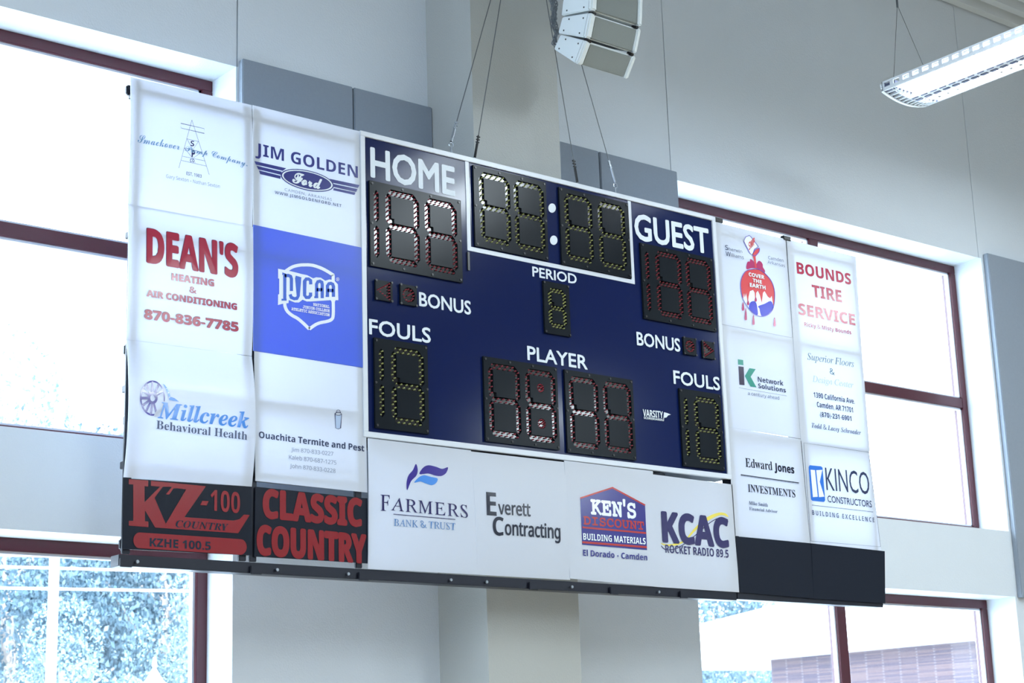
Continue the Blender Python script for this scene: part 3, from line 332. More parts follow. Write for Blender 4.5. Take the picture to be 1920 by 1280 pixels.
07f2m8A3?8_3z8i4X8_5+8A5L7l5d7&5r6+5w4w5r3e5d2h5L2!5+1N4X113z1&3?112m1N2K2#242i2&3f1~4w2&6+247&2K7l 399b2_9P20931f8g1G84107R0|6h0s5t0p4w0w3P132?1Y1B240]2}053z0(4_0.5;0@5j0^641*6R1^6j2?6z3*7&3z7+4w7!6@6g7R6?8N5c944w9Z3z9h
17f3g044s044s9Z3v9Z1D7]1|6q3l8F
27f5N725L6h5D6D576!5%5^4k5<0o110o047&047&192=192=1>5q5!6/5J6D5q6S6=6]6h6`786X7{6@8W5v9)5A9K4]9`3n9g389d2c9Y259H1g931?8x0x8]1U7q1v8-2:8A2Z8Q2|8^3E8e3n8h4<8d4a8V5#8B5;8%5J7^
37f2(151[1@141N0k1_0k0W130G1W0;1~023D0(410,4p065I0H5v0b6>1#6Y1H6n1r6y2B6}2s6w3L6g3{6J4F5~4e5J4{4g5+4g505>5?5j5V625u6L6?6]6n6c7G6Z8%6E8Y5|9*5H9K4a9`3j9g329d2Y9Z2*9K1Z99159#0p8i1I7|2O8T2s8`3>8g3l8i4<8e4c8Y5&8F5>8,5L7h5Q7@5J6o586F4v6%4K5i3q5Y305T275T274U3/4U3v4Q4U4E5*425M3q5c3J5j2u5d2C5R1v561S4h1:401+3E1%2{1&2Q1-
57f3J4~434y4j4j574P5T4-5f3_5l3*5f2K5Q1y511T4b1;4.1,3N1&3(1)2[1.23161g1A1C1O1$1`1$0W1A0I1c0=2+042S0-3M0(4O015C0J6&0u6V1R6t2=6}356t4#6Y4c6.595O5^4e5t3n5|2D5n2X8U6@8U6@9Z1Y9Z19511o4l
67f514y5Q4_5i4:5w3k5|375v2T5g1~5L1V5)1;4]1+4,1%3b1*3?142}1G2d1`2O1|2?2@242c2-3)2+3K2-3f254!2B4;2T4Q2k4f3)4w3F5(3h5040534d5- 2G6t2V7=2k7_3&7}3D8:3g8O438_4b8h6F8]6F9[4G9b3a9S3&9;2S8w2+8O1g7~1M7K196q1+660~5U0y4t0w460{3@1,2U1B1t1`1?2&0r2P0Q3!0:3T0-4.0(4|015c0J6>0v6h1S7$2?7-377$4)6k4j6D5B5m5h506!4F6*3q6&3F5y3!5i2`5S2F5;214}2*4}2<6K
77f0j9Z0j8U5q8U1}043;047+8d7+9Z
87f5c3J5t3&5y2[5t225e1j5J1J5&134U1%3{0}3B1%2p132L1J241i2$201|2W2$3%223J2I3k2j4+364E3h4]4R4?5!4&5G3i 5s5h6.5|6B676S6P6`6l6g7.6j7O6b816I8e5}915G9N4f9a3z9g3J9d2z9[2Q9N2-9;1k9$1Q8e1>8D137z1/7P146z1C6N1[6)1|5d2C5F2k5-1o4S1T4=1?4#1,3d0{3E0s3!0p2X0x1q15171_0f2<0C3(0/3~0(4r0/5[0D680h6d1;6}1u7)2]7&3%6z3H6l3g6X4%6@4>6%4U4}53 3*8^3N8i3y8m4H8i4n8^518L5I835W7q5[7K5W7!5H6]516@4n6(4J5o4!5[2t682a6I2Q6]2E6r2>7/2<7K2@7q2O832g8L
97f5W4R5l4m5s4m5p4>5b3B5V2v5F2P532/4v1n4Y1T471?3k103<1&2c1!2<1$1u1*1S131S043U0-4<0;4v0S5J0t5s1?671m6P2C6e2z6s3X6|497$4v7&5X7!6M6r796]7w6?8M5x8x5N9<4|9S4J9b3r9g3<9c2h9V2<9C1r9(1Q8c178:1#7h0u740q6V0y5e135$1Y4L204&2l3l3U3d4+3h4U3q4{4%5=4; 2K50245S2&6#1~6W2(79287l2R872u8R3B8c3r8i4<8e4_8Y4}8F5:8.5N7n5_7M5j7,5q6f5s6B5q6)5i5l5[5S5I5<535)4u4t4W4g464_3m4[394a2k4q
A8[4F8I5t412v41 04041F042Q3,693,7E048Z044y9^3s9^
C8R5O1,4P163b1U3(2.2Z2t2A3m294u2B5~2]6w3-7b3j894V8X5Q8c5w8a6>8]7^838-937A9O6M9a5R9g4Y9a3j9M3&9.2J8`1w8+1R7I176`1&5o0~4w1&3|163-1N2B1q1`2A1,2w0_3[0@4H0.5@0(7h0K7h1M
E7R2_182_4Y6P4Y6P5[2_5[2_8V6f8V6f9Z1M9Z1M046f046f18
G9l6F9e5s9g4u9a4#9N399/2W8b2#8.1W7L1:6c1(5p0~4u1&3z173+1R2@1w1_2I1+3%0^3i0@4W0.5Q0(8n0T8n515U515U4,7]4,7]1?5k1+4~104?1>3g1V3;1y2t2E2Y2w2G3R2<43284u2A5~2_6w337b3t894i8X5m8c6:8a6b8]88818b937o9O7D9Y6u9a
H9{2_4X7O4X7O048a048a9Z7O9Z7O5[2_5[2_9Z1M9Z1M042_04
J3l/1.r/1-r0/-b0o-h1I-|1w.A2=.p2R/Q2X0A2X9Z1G9Z1G091E/s1@/V17/@1*/.0x.|0g.r
K8C2_4{2_9Z1M9Z1M042_042_3p3[4b6{048C044N5Q869Z6o9Z
N:62L8#2Q8#7U048y048y9Z7o9Z7w1n7r1n2p9Z1M9Z1M042V04
P823{9Z1M9Z1M042_042_3r3g3r4Z3v5C4&5|4<6M4X6r4{705E7B5p7L6A7P6p7G7_7.8A6_8t5}9=5*9R 5}5`5Z5?5+5)4I4w3Z4s2_4s2_8X3r8X4[8T578F5b806#7l657B6;6k6461
S7J6j326a3X6Q3y6=495~4R5^4j585!4i573$5|2h6/2T6A2E6S2;6i257$237@287d2E8%2]8@2}8S3I8_3{8c4D8b4j8]66846X964|9a4O9e3~9g3I9d2v9Z2I9K2!971_8z1D8[10891$7n0}7A1&6`1:6*1Y5Z2)562a4q4h3|5%3k5;3X5I3E5S315Y2u5[2Z5V225F1m5+1P4a1;401/3P1+3!1,2R120r1^0r0Q140E3K0(4H0/570D5v0i6H1=6d1y6m2d
T7R7E8V7E9Z0@9Z0@8V3;8V3;044L044L8V
W<L8W049j04<<9Z;&9Z9/1[6u9Z5`9Z3P1[1X9Z0B9Z2p044%046;87
a7X6L5h696C5v6m5H7.4j7?3~7E3T7C3+7>2a751W6j1x5v366D3U6I3x6K4C6G4e6=5!6,565m5B5G5F4s5F4L444H3/4?2<4-1]3k123B0u2m0l210s1P1*0|1J0V1u0=2I0-3$0(3X0+4&034J0A4i0U5+0p5G145L145a046R046R5! 2Q332y3G3T3S4A3Z5E3^5E3#5?2F5-1t4k1O4B163q1&3=0~2y1$2]1-2C1;211O2%1k1~202(2U272v
b8>407B3b793>7)2|6q2c6Z2N6@2H6@2N:61?:61?0420042E1+2N1+2c0n2|0W3>0D3b04400+4`0(5N01630M6j0}761c7O2Z7W3f7O4p775h6j6M646|5O7<4`7E 2v5j3<6.3l6B4M6H5S6-61576E3g6@2x622:5v1e5T1A5)1,4O1$3l1,3;1A2v1e2`292R2v2R4X2`5:
c6R5|0K5|1M4/1(3R1/3#1D2[1g2B2:222w2-3c2B543%6*456E5f6&6*7!477F3[7B3&772S7!2)6d1a6>1C5m1-560{4P0w3b0{2u1,261A1]1^1/2$0g2N0K2~073T0,400(
d8>3I1,2z1A2X1e2@29222v2-3b224M2@5/2X5b2z6+3I6B3~6J4b6C576-5Y5e5p535}4Q5}2f5o2-5W1]551=4a1+4!1$ 6,6B6#6B5j6[5P6s527+4k7:4B7C3o7F3!7=2>6}1e6M1;5g1!4o0w3d1!2Y1;1b1d0|2=0M2~013n0(4A0+4l05530E5P0Y5k0q6#1/6)1/6904730473:66#:6
e7]295#2J5Q2e5v3*653Q6E4$6K4V6E4~645@5t5U5M5b4}5g4I204I 0{4H0w3a0{2x1,2;1B1b1a142)0k2T0M3*093a0,4@0(6^0R6^1S551,4D1&3e1-321@2f1a2G21252i2-3P6{3P6{456w4n6l5E6Z5t6B6@6!6c5Z6~5/764[7B4%7F3K7B2u742G6y1{6Y1Y631>5`1+5)
g8>2Y1c2A28222u2-3c224P2A522Z5d2|6,3J6A3|6H4[6B506/5T5k5o5<5~4X5~2`5o2%5U1X521;4_1)4!1!3J1*2|1? 3%-*4#-$5!--5l-D6H-l6p.F7+/0730)737:6:7:6,6@6%6@5h6_5J6w5*7.4b7<4;7D3n7F2}7<2;6z1b6G1:5_1!4i0w3d1!2^1:1h1b1$2;0O2}023o0(4f035M0S6#1.6)1.6%/}5|/H5l.x5Q.R5..74^.&4*-~3+.&27.81M.T1M-N24-7
h8B1?:61?042N042N3p2R4Z2`592w5h3=6.3p6B4T6H5I675z5`6.4e6.047;047;4l755[6}6;6]6i6.7,5N7?4b7E497B3n7:3H7,3&6t2g6[2O6<2H6<2N:6
i3Y2O9X2E9f289o2)9u1v9v1e9u1V9o1I9f1?9X199G1792198z1?8i1I8[1V8Q1e8L1v8J2)8L288Q2E8[2O8i2U8z2W922U9G 2N7:1?7:1?042N04
k781?:61?042L042L2k3;3O5e047-044(486w7:5U7:2L3o2H3o2L:6
l3Y1?:61?042N042N:6
m<R4C6H52675_5a5m4g5m046{046{4+7!4l705D7G5n7i60896B8s6H9`67:05a:>4g:>04;L04;L4l;F5[;46=:r6j:G7-9l7@9)7F8[7C837:7i7,7F6s7(6W6l656f656;6r5T7:4V7F417C3h7;3E7.3$6v2f6]2O6>2I6>297:1?7:1?042N042N3r2R4[2_5:2t5h376.3e6B
n8B6}6=6]6j6.7-5O7@4e7F4<7C3q7;3J7.3(6v2g6]2O6>2I6>297:1?7:1?042N042N3r2R4[2a5:2w5h3>6.3p6B4T6H5I675z5`6.4e6.047;047;4l755[
o82224Q2A522Z5d2~6,3R6A426H4o6A5C6,5h5d6%52654Q6:3g652{6%2>5h1h5C1B4p1,441$3S1,3!1B2Z1h2A2>222{2-3g 1?5e1#4n0w3g0{2~1,2A1A1g1_182%0n2O0O3!093U0,410(5,025v0O6V1$7(1h7C2_7L3g7H4N7;5/7%5e6f676B6]5u6{5E754n7B457F3:7=2L6|1l6K
r5^4/7B3d753A6|2~6a2c6A2K5|2F5|2:7:1?7:1?042N042N3{2P4I2Y4o2h562{5T375n3Q6%3p65436>5=695K7?
s6Q3Q7F2j7A2/731Y6v146S0z6)0r5R0u510}4p1.4V1@4A1W4.1t3y4R2_4_2Q4f2D4j254l2%4h1g4[1O4G1<4*1.3_1$3-0~2d1#2>1)0s1V0s0Q250-3+0(3u0-4W0=500X5W0~5o1Q5w205t2P5m2n5`3*5M3@583S4y3f2<4{205+2&581~5G1|5X2#5o2/6%2B662]6A2~6I3J6K5E5~5j6w
t4z3a1!3D1&3,102s1@2c1V2Y1t2V2<2V6D4Z6D4Z7:2V7:2V8t1t8t1I7E0G6w0G6D1G6D1G291J1e1S1<1c0w1v0]210H2L092j003-0*4`0;4`11
u8B2E0A3$0.3m0(4:0+4b025+0?5M0R5k0l6&1.6,1.6;047704777:6(7:6(3W6!2n5r235Z1b571?4a1+3|1$3,162W1j2H2d2H7:187:182]1>1n1R111t0a
v6u3U173P171J7:047:2s0445046u7:5_7:
w:U7+058K05:H7;977;7i1G7d1G6#7;4h7;3$1F2|1F1S7;0A7;2<053Y055A6(5F6(
x720T7:2}3m0J041f043b3#5Z046x044C3m6l7:5O7:3b4Y1r7:
y6w1K7:057:3&022R.s2A.W2+.@1n..1O.#0A.(0A-/1>-$1y-+2N-=2w-[3<.(3Y.Y3s/66w7:5`7:3[1?3V1?
 3[
~serifbi
&9p4J1-3u1+3F1/2z1<2X1R2@1p21282,2b203.2<3Q2Q3o2m4-334H3[4b6D2$6)1k5f1V5B1D4w16 5H9Q4q9c459h3Q9b2w9Q2I962(8m1q8>1j7c1n781y6m2/6J2w5H2A5&1p4a1J4;1/3n0z3<0u2^0}1t19191c0f2=0C3#0/3r0(4U0+52065e0G660_6a0z7,1>89049n047u2(852K8N2r8d3A984u8(4u7T3G7C3+7/2m4Y5:5,5X5V5y5z6?696e6I746N7e6H8?668n5s96 3n8j418m4P8i4k8`5#8P548<5>8#5A7e5>7E537)4~6l4f6R4C683t5y316o3#7,2y7G2v7d2z8$3(8=3:8Q3Q8a
C8o7(906I995n9<4w934&8v368K2d8(297Z1o7+1M6T115{0v5B0f4d0[4)0X3I0]2h0j2/1#1X1B1-1h0d290F2m013L0#41/|5V046j0r7k1|7I2:6Y1A5b0j4b0X4+0_3W0s31172p1d2_2=2X2}2_3u2q4p325n3X6f4%7N4T8(5*8N5_8f6:8n6l8g788S7Y827q7a8#7%8(6;8K699#9<8_9<8S9)8D8z
H:14Y0P4Y048e048e0P8J0R840X8#0`7u0k7o0y7l1.9g8<9r8J:!8V:18^:n8e:n9%6a9%6a8e6|8c768^7F8V7Q8L7X8>7[8-6u5/3g5/4`874j8G4w8S5*8[5h8e5h9%1]9%1]8e1w8c208^2@8V2L8L2S8>0]0~0P0n0C0b050Y/S0P/S043`043`0P300X2p0k2g1-3W4S6f4S5b0~5V0n5I0b5:0Y
L8T2o0l2g0u2d1$4^854i8E4v8R5)8Z5h8e5h9%1[9%1[8e1w8c218^2A8U2L8J2S8;2U8(0]0~0P0n0C0b050Y/S0P/S047)047v2n7O2n7)2/6X1X6&125I0t4c0d
M;e9O0k9E1-;>87;I8G;V8S;e8[<G8e<G9%9H9%5C2j4Y9%1Y9%1Y8e1u8c2/8^2?8V2J8K2P8>2R8,0Y0~0N0n0A0b030Y/Q0P/Q042B042B0P2&0R1m0W1]0`1Q0j1K0x1I1-3#7?3t/}4:/}9+7S720o7%0d6s0Z6b0T630P6304:@04:@0P9l0X
N9E0Z0~0N0n0A0b020Y/Q0P/Q042B042B0P1n0X1Q0k1G1-2y7+6;/}6`/}9#889/8H9<8S9K8[:,8e:,9%7;9%7;8e7V8c7m8^7}8U8,8J838<6q2u4(9%1L9%1L8e1k8b2%8Z288Q2D8E2K84
O9W8F8I7h8u6|936(9<5/934;8u3J8I2v8!2I7R1{6~1V6H165l0y510f4P0Y3q0V360_2;0y1N1H0o2%0C2m0(3c/|4[0(5R0B6E0o6x197I1e7t2:8<2q8Z3M8t4-9*4j955J986*907!8r7j 5J1E4w0r4E0T3m0K3H0O3)0^2m0u2[182P1a2L262N2h2U3A2`3z2n4W3!55385n3P6H3j6{4*7L4D7p4`824}8K5>8_5]8j5|8n6C8i6b8[6{8D718$7;7X7?7(79627(516g4(6B2}5v2+
R8[7%1,6w1F5m4f6V4y75587c5Z8&6&8;6S8B7(8:7a8!837W8U6|8o618}519%1]9%1]8e228]2B8U2L8J2S8<0]0~0P0n0C0b050Y/S0P/S043`043`0P3D0R3.0W2z0`2o0j2i0x2g1-3Y4U4!4U5H048&048&0S7j0V7S0]7A0f730t 5g5^5<5=4f5)3d5#4g8Q4p8V518[5n8N658&6A7A6;6b6)6-
S7J528c5J8U5`8D5r8/6%7q617T6874696R6]6R7:986v986f9$6S8v6@8s4;9<3j993?9/2t8z2Q8d238I1w8)1e7a1Y7:1V6l1[671b5}1l5g1y5P4N2o4W2Y4^2C4`2,4^1n4V1U4K1=4<1(4*0q3r0a3Y0T3A0M3%0K2L0Q1|0e1X1)1>1U1/231)3$0d3$0#0&0E0&2&012a0#36/|4.0&4t0=5P0b5z17671t6?2_6;30603Y5y4#5`4H5A4m3K6b3>6x3772357I397l3E8.3Z8H3u8]478j4X8n4t8k
T8,658V6>8V758A7j7_8$6Q8F6Q8j9%1Y9%1-6a1K6a1g782,7d2T8*3#8C3P8R4!8W468W2=1D231+2&0s1t0f1`0[1F0U1&0R1&045004500R4Y0Z4J0a4?0j490v
U9V3~/|4X0!5-0,5X0<6#0S6G0t6g1@7(1s7B2T7Y3A8u7^9)8*988C9J8S9_8^9v8d9v9%749%748e7j8Y8/8A897w867W794!6~376g2V6N2$641Y5u1:5W1$570r4o0i4H0f3}0j3Z0v3>1.3(1G2w1g2s2-2t2K4R8>4[8L4h8V4v8^5U8g5U9%1P9%1P8h2&8a278Y2B8O2I8@103/1(2a1%2?1-1_1E1+1l0Z2E0:3-0%
Y7&478e479%0`9%0`8c0t8`1&8Y138Q1=8D1u1D1l1+1_0s1O0f1:0[0}0U0^0R0^044g044g0R400X3|0_3q0h3j0w4S4>7e8P7w8[8.8c8B8e8B9%5N9%5N8e5[8e6&8`6>8M6F806A7r637Q5w7,4>4w3E8G3J8S3T8[3c8a
a6k6#6/4Z6/4G5G475t3u623J6;2x642G5}1p5Z1N5=1/4x0n4P0S4&0=3W0+3*/y2X/q2,/n1]/r13/~0k060M0P060p0)180#1^0(2$052E0J2d0h3%113D1`380r3@0F3Y0-4(0#4f065G0j6)1e5k1v5J1F5.1*4s0}4i1#4c1- 2z5D325U3D5`3V5d3q5]4$5H4*5(2n1P2[1=2H1.261$2#0~1d1*1S1B1M1j2g5.
c5[0S0V0x0:1I0)2#0!2z063l0n4U1o452*3a1G3/0~2Z0r2B0u2-1!1w141j1J1b1h1_2.1a2R1f2w2P4w2d582x5P305c3D5n3W5r3h5o3r5g3u5X3^4r3`4a3g4Q3q4D4!4;43464F444[464o4=4~4I5.4Z554n575*535F5&5`4n5w4Q6-4/683c6;3,652Q5}1w5[1C510t4[0Q4$073F0(2g0!2,0(1O090}
d6i6w9I469%468b4k8Z4t8S4z8I4D5|4*6/3h683H6;2q642<5y1e5S1D541&4n0i4G0Q3|0=3S0-3+/~2_/w27/t1l/x1;0&0n0:0M0S060s0(1;0!1a0&2(042H0I2g0h3)123H1b3<0s3D0F3]0,4*0!4H0(4e055#0K5@0j6#1e5e1x4{1#4r0~4j1#4e1& 3.5N3@5]3P5f3a5h3y5b4+5L405*2b1@2N102<1&2*1!1w1$1j1+1_151V1B1Q1R1P1f
e5N/}2-0%1P060}0Q0V0u0:1D0)1v0!2s063c0n4G1o4$2(3U1H3)1#2X0u2?0w2*1#1u121i1E1b1[1_1w1f2]2i2r3Y34493Y4d4(4~4U5*5(5%5G4w5c4c5y4H6.4(683^6;36672j6,2B5u1x5[1S5=114v0o4O0T4%0>3V0.3)0#2Y 3r5c3y5X3~5=3{4}3r4`3d4C3P4(393l2z3U2Z3B28331p3)2*3u2B4X2_5/2{5R3:5i3U5p3a5n3j5j
h751.9%1.8b1n8Y1u8R1y8H/n041J041k1S282g2i3n3?4^3o5/4@5?4L5<4T534V5$3J0~3S0K3n0-4>0!5%075i0s6N1z642-5k1Q5M11571%5-1)5%115{4:6+4q6/5<6$5o5c61506;4b66486$3m5f3E5>2x4g2K4(3s9I
i4!1r1/1p1;3/6;0V5s0W5T0~5P125E1853080e0?0O0L0=0^000s0(110%1r072V0m381j2|1{2Y1K2=1.2&1$1y1& 359-3!942j972T942A9-218|2#8l1y8X1v8C1y8.2#7w217f2A7Y2T7Q2j7O3!7Q357Y3F7f3S7w3[8.3^8C3[8X3S8l3F8|
k6S6J5m6J603g603g5m475e4?5_4C5V4D5K4@5:435%2<3I3s9I1.9%1.8b1n8Y1u8R1y8H/n041J042*2_2T3#2h1v2}1+360W3N0:3m0)450!4m045F0h5x1b5[1o5F1E501,4w1!4d1+4R1A4C1h3u40
l3Y0$0b0,0K090:0K0-0b0%0|0!1B0(1c042#0J2A0i2a143$1f2i1x2F1H2*1,1o0~1d1$1^1,3j9I159$178c1^8_1o8S1u8@
o6F3!1$2n0k2[0Y2I0O270L1q0U1[0q1U1A2j5>2|5S325d3D5n3V5q3y5g405J474w 5k425e4j5S5=565d4k6$4:663]6;33672g6,2>5v1t5]1P5>1/4w0m4P0S4&0>3W0.3+0$2Y/~2-0(1R0:1!0W0W1!0:1Q0)2*0!2V0&3%033P0F3w0a4?1!4a1F4~1n5;2;5O2g5_375h3d
r5?555s4{624U6;4F6:2J3u316;0R5s0T5T0|5P105E/w041O042b3[3+4B3K4k3f4x4%4^4;4Q4R4M4g4O4x4W5*4e544v5:5.5<5F
y5e0X.R0L.T/k.t/V.{/F.~/4.|/!.u.q.k.e.].^.K.[.8._.$.g-o.t-`/*-T/@-L/Z-J/x-N09-Y0X-l0x.(1<.E5+505-5F5*5^5#5r4u6%4g624T694>6;4*693t623d6&3X5t3Q5b3O5M3S583_5%4(4c424R464A4+3g3e2q3+1`275k2&601q6;0!5|0!5Z0E5[0T5V0`5M
 3[
~serif
&9p4J1-3u1+3F1/2z1<2X1R2@1p21282,2b203.2<3Q2Q3o2m4-334H3[4b6D2$6)1k5f1V5B1D4w16 5H9Q4q9c459h3Q9b2w9Q2I962(8m1q8>1j7c1n781y6m2/6J2w5H2A5&1p4a1J4;1/3n0z3<0u2^0}1t19191c0f2=0C3#0/3r0(4U0+52065e0G660_6a0z7,1>89049n047u2(852K8N2r8d3A984u8(4u7T3G7C3+7/2m4Y5:5,5X5V5y5z6?696e6I746N7e6H8?668n5s96 3n8j418m4P8i4k8`5#8P548<5>8#5A7e5>7E537)4~6l4f6R4C683t5y316o3#7,2y7G2v7d2z8$3(8=3:8Q3Q8a
A8i8^0X8J0b8:0r4Y9A489B0}1<0n0}0_0k0M0_0:0W0#0T0#042c042c0T2*0Z1i0m1_1/272k502k5h1+5^0k5<0Z4b0T4b048u048u0T 2I3B3`6L4y3B
B8t5u0;6j0O7N0s7~1E8>2#8H2j8-3n7:4W5n5&7#5L7f6.7|7)7X866J8v4R9/0P9/0P8m1!8h148b1B8Y1M8M1U8=1Z8(1_1l1]1E1U1&1I0o160a0v0W0Q0S0Q044r04 3i4f4)4f4f4a594R5]4;5u3t6&3D6,2d6(2(5y1T5h115M0t5(0e4T0`4<0b4)0g3x0p3p0~3k153i1M 5k6|5f6C5Y5s5C5T5!5?4R533i5/3j813n8E3s8S3~8]438b4J8d4t8`578R5N8=5_7z5h7Q
E8s4{574R5)3j5#3p8E3v8N3~8U4g8^5[8X6@8J6s827;7j7U757e6M8$6M8$9/0Q9/0Q8m0u8j148b1H8T1U8>1^7y1`7J1`1e1^1>1U0}1I0j150]0t0U0M0R0M048+048]3!8:3!8$2N7i2$7M1`7/1D6i1.6B0z5r0o5@0h4e0f4E0h4.0l3{0s3r1#3l173j1Q3j4U494S4Z4N4w4E52475F4#5U3h5a3H5j3!5p2Q622Q626|5q6|5e6B5S5p5<5N
F8.5j6~5_6D5M5r565P4t594L5+3i5&3p8L3v8S3~8X5?8]5p8V6<8K6^8<6y8&727i7B7H7P6|7Y6M7w6M7w9/0M9/0M8m0s8g138^1G8P1T8=1]7|1_7U1_1p1]1H1U1*1I0q160c0v0X0P0S0P045704570S4T0X4>0_4-0g3|0r3s1$3n183i4X4K4S4u4E574.5N3h5`355k2Q6.2Q6.6~
H:M1_7]1_1j1]1B1U1$1I0m160`0v0W0P0S0P044y044y0S4R0W460`4!0m3s1$3l1B3i1j3i4S6v4S6v1j6s1A6l1!6_0l6K0`6.0W5f0S5f04:004:00S9h0W9K0b990p9-1(9%1E9#1j9#7]9%8#9-8?988R9J8_9g8h:08m:09/5f9/5f8m6N8a6]8Y6g8O6n8B6v5-3i5-3r8B3y8O4&8Y458a4y8m4y9/0Q9/0Q8m0v8h158_1H8Q1T8>1]8!
I5?0q0Y0L0S0L045#045#0S480d4)0l3z0w3s1(3j7k3m803u8H4%8X4:8c4W8i4~8m4~9/0L9/0L8m0u8i168c1J8X1V8H1^801`7k1`1`1^1>1T1#1F0o120c
M<^9-8$9$1(8z0u8o0i8b0a7{0S7{04<>04<>0S;Z0^;M0f;C0r;<1$;47[;67~;>8=;J8P;^8^;x8g<?8m<?9/9#9/6H2}3n9/0N9/0N8m178a1E8Y1P8O1W8C1`1h1^1A1T1$1G0m130`0r0W0M0S0M043Q043Q0S3+0V2j0^2T0j2F0}2=1?2:1i2:7o5O045q04
N9t3M043M0S3%0W2f0`2R0l2F1!2?1@2=1f2=7(8,/}8N/}8N7X8P8!8W8@8c8S8u8a958i9Z8m9Z9/6c9/6c8m7J8`7W8X7c8M7j8@7r3P3;9/0T9/0T8m0v8c1b7n1X1!1Q0q1G0f1:0^0T0S0T04
S7q3n9B3@9>2s942L9#2*8i1i8L1Q8+1@7b1576126d176.1G5Z1c502.4f2b4@3E3y4Z3A542z5T2O5`1z5[1T5N15580u4w0`4R0S4(0N3H0U2q0k2E121}1d1`2H1I3=1%3=1%/}1F/}4Y0$53005d0B610Z6T0y6p1@7)1j752;792m7734723U7(3t6v446c4O6I4i6*5%5`5=3O6C306W2t6l2c7&2W7A2T7_2X8!2e8>2y8V378i3X8t4!8w4D8t4e8k5(8Z5F8E5b8+5z7h647C6E6x6R6L6q6L6q9B6N9B6H9,6;8|
T8P1.7`1M8-1x8J2N8]398c391j371B3.1$2}0l2h0_2I0V1~0S1~046]046]0S630V5p0^5[0k5N1!5F1A5C1j5C8c5M8c6f8K7T7b7w6H896H899/0G9/0G6J0i6J0t7,
V8X8F8d8Z8j8s8m8s9/6(9/6(8m6b8g6u8a7%8V7.8I71875;3!3388368I3>8W3L8a3a8h3{8k4A8m4A9//w9//w8m068f0L8Z0]8K4C/y4c/y7c7d7s8,8%8F868X
a6y2A5m2[5z3+5~3H5{3`5t3r5g3~5S4)5:4+4x4+3x2~3X2-371J2r0{2L0b1|0X1J0]1&0i0d0}0H1<041^0(2(0#2m0-3O0G4.0s4<0F4]0+54/~5e0)650@6_0f6N1!6#0w5y4@5s4}5b5R5C5x4t66466F3D6K2u6I2K6B2&681c6)1G5t115_0}5G0s5.0p4o0r4W0y4C1)43194&1L3{1d3y1z3{214%2B412O4?2W4Q2Z4f2X4t2R5(285W 310q2l0{2X1=2Q1p2b2Z36314+3Q4+1J
c5z5(475:4>5I4I5T4W5Z4j5^5!5W5G5G5h5,6&4c6;456H3[6L3)6H2U6:2)6#1^5c1<5>0|4p0h4@0[3h0W3/0Z2U0f2#0x1R141*1Q0d1u0G2?032i0%39/~46005(0Z5k1E5R1Y5+184_1#450y3b1$391<2t1b2Z2:2K2~2F3s2R5)2u5k3Q6#3n5{4!5l4.4Z4F4>4o45
d7L400I4V0{4V/~5R076E0C7.0G7.0f6r0k6a0s6V0~6Q106M1E6L9/3^9/3^8n3z8l438f4C8^4N8P4T8?4V8(4V5b4/6,3]6C3&6K2Y6G236:1k6$1J5d1/5@0u4q0e4@0Z3f0W3*0Z2Q0d1}0s1P1,1(1E0c1e0G2+022P0%2y/~3Y0, 2P352S3}2Z4Z2h5+2z5J385]3Z5d3p5a4&5Z485O4G5A4Q504V4y4V1b4M1I4A14411!3z0r3h0j3U0g350m2x1!2g1A2Z1n2R2K
e6,3}6C3<6K2k6G2@6:1u6%1R5f145C0x4w0f4H0Z3s0W3<0Z2^0f2(0w1S121*1O0c1q0G2;022e0%36/~46025)0e5k1[5O1t5)1G4Z1-4,1$371=2a2,2O3K5g3K5`4I5K5.5*5b4W6, 4.4w403{2N3{2N442V552r5n3C6#3]5|3p5q3}5]4)5@
h7`6g0p6c1%6a4B6O5Q5w664{6K4:6@3]5~3+5I3+9/0V9/0V8o0l8l0|8e1+8[118M158;151%110p1)0c0z0Y0j0S0T0Q0T043f043f0Q3P0S3A0Y360c300p3,1%3+4m3I553j5K425R4H5O4W5G4b5:4h5&4l4k4m1=4g0q4V0Y4:0Q410Q41047@047@0Q7,0S6x0Y6m0c
i4*1?8l168U138=168$1?7k1M7X1`7I1v7A227>2J7A2`7I2s7X3$7k3.8$318=3.8U3$8l2s9!2a912J9:229=1v9:1`911M9! 1,5k125^165I151$110o1*0c0{0Y0k0T0T0Q0T043f043f0Q3P0T3A0Z370d310q3-1%3,6<0Y6<0X5z0o5x1!5s
k784t0m4p0^4c0T4A0Q4A047W047W0Q7C0T710`6}0r4U4=5X5=6#5^6N5r6|5z6|6<476<475z4a5w4v5n4}5_4y5M4o5;4_5(3+3P3+9/0Y9/0X8n0o8k1!8e1-8[128N151%110p1*0c0{0Z0j0T0S0Q0S043f043f0Q3P0T3A0Z360d300q3,1%3+2o3E3*
l4,0o8k1!8e1-8[128M151$110o1*0c0{0Y0k0T0T0Q0T043f043f0Q3P0T3A0Z370d310q3-1%3,9/0X9/0X8n
m;)830q8,0d7~0Y7n0S7Y0Q7Y04:e04:e0Q:O0S:@0Y:50c:/0p:+1%:*4B9u5Q9A668F6K7a6@7%5y6N5@625y5]6@4q6K446@3Y5|3)5F3)6<0V6<0V5|0l5y0|5s1+5i115Z155H151%110p1)0c0z0Y0j0S0T0Q0T043a043a0Q3L0T3=0Z330d3-0q3*1&3)4m3D553e5K4,5R4B5O4Q5G4[594b5%4f1&4b0q4Z0d4P0Y4@0S4,0Q4,047304730Q6{0S6l0Y6b0d6[0q6W1&6V4q6t57775K7Y5R7p5O8!5G8-5:835&874k871&
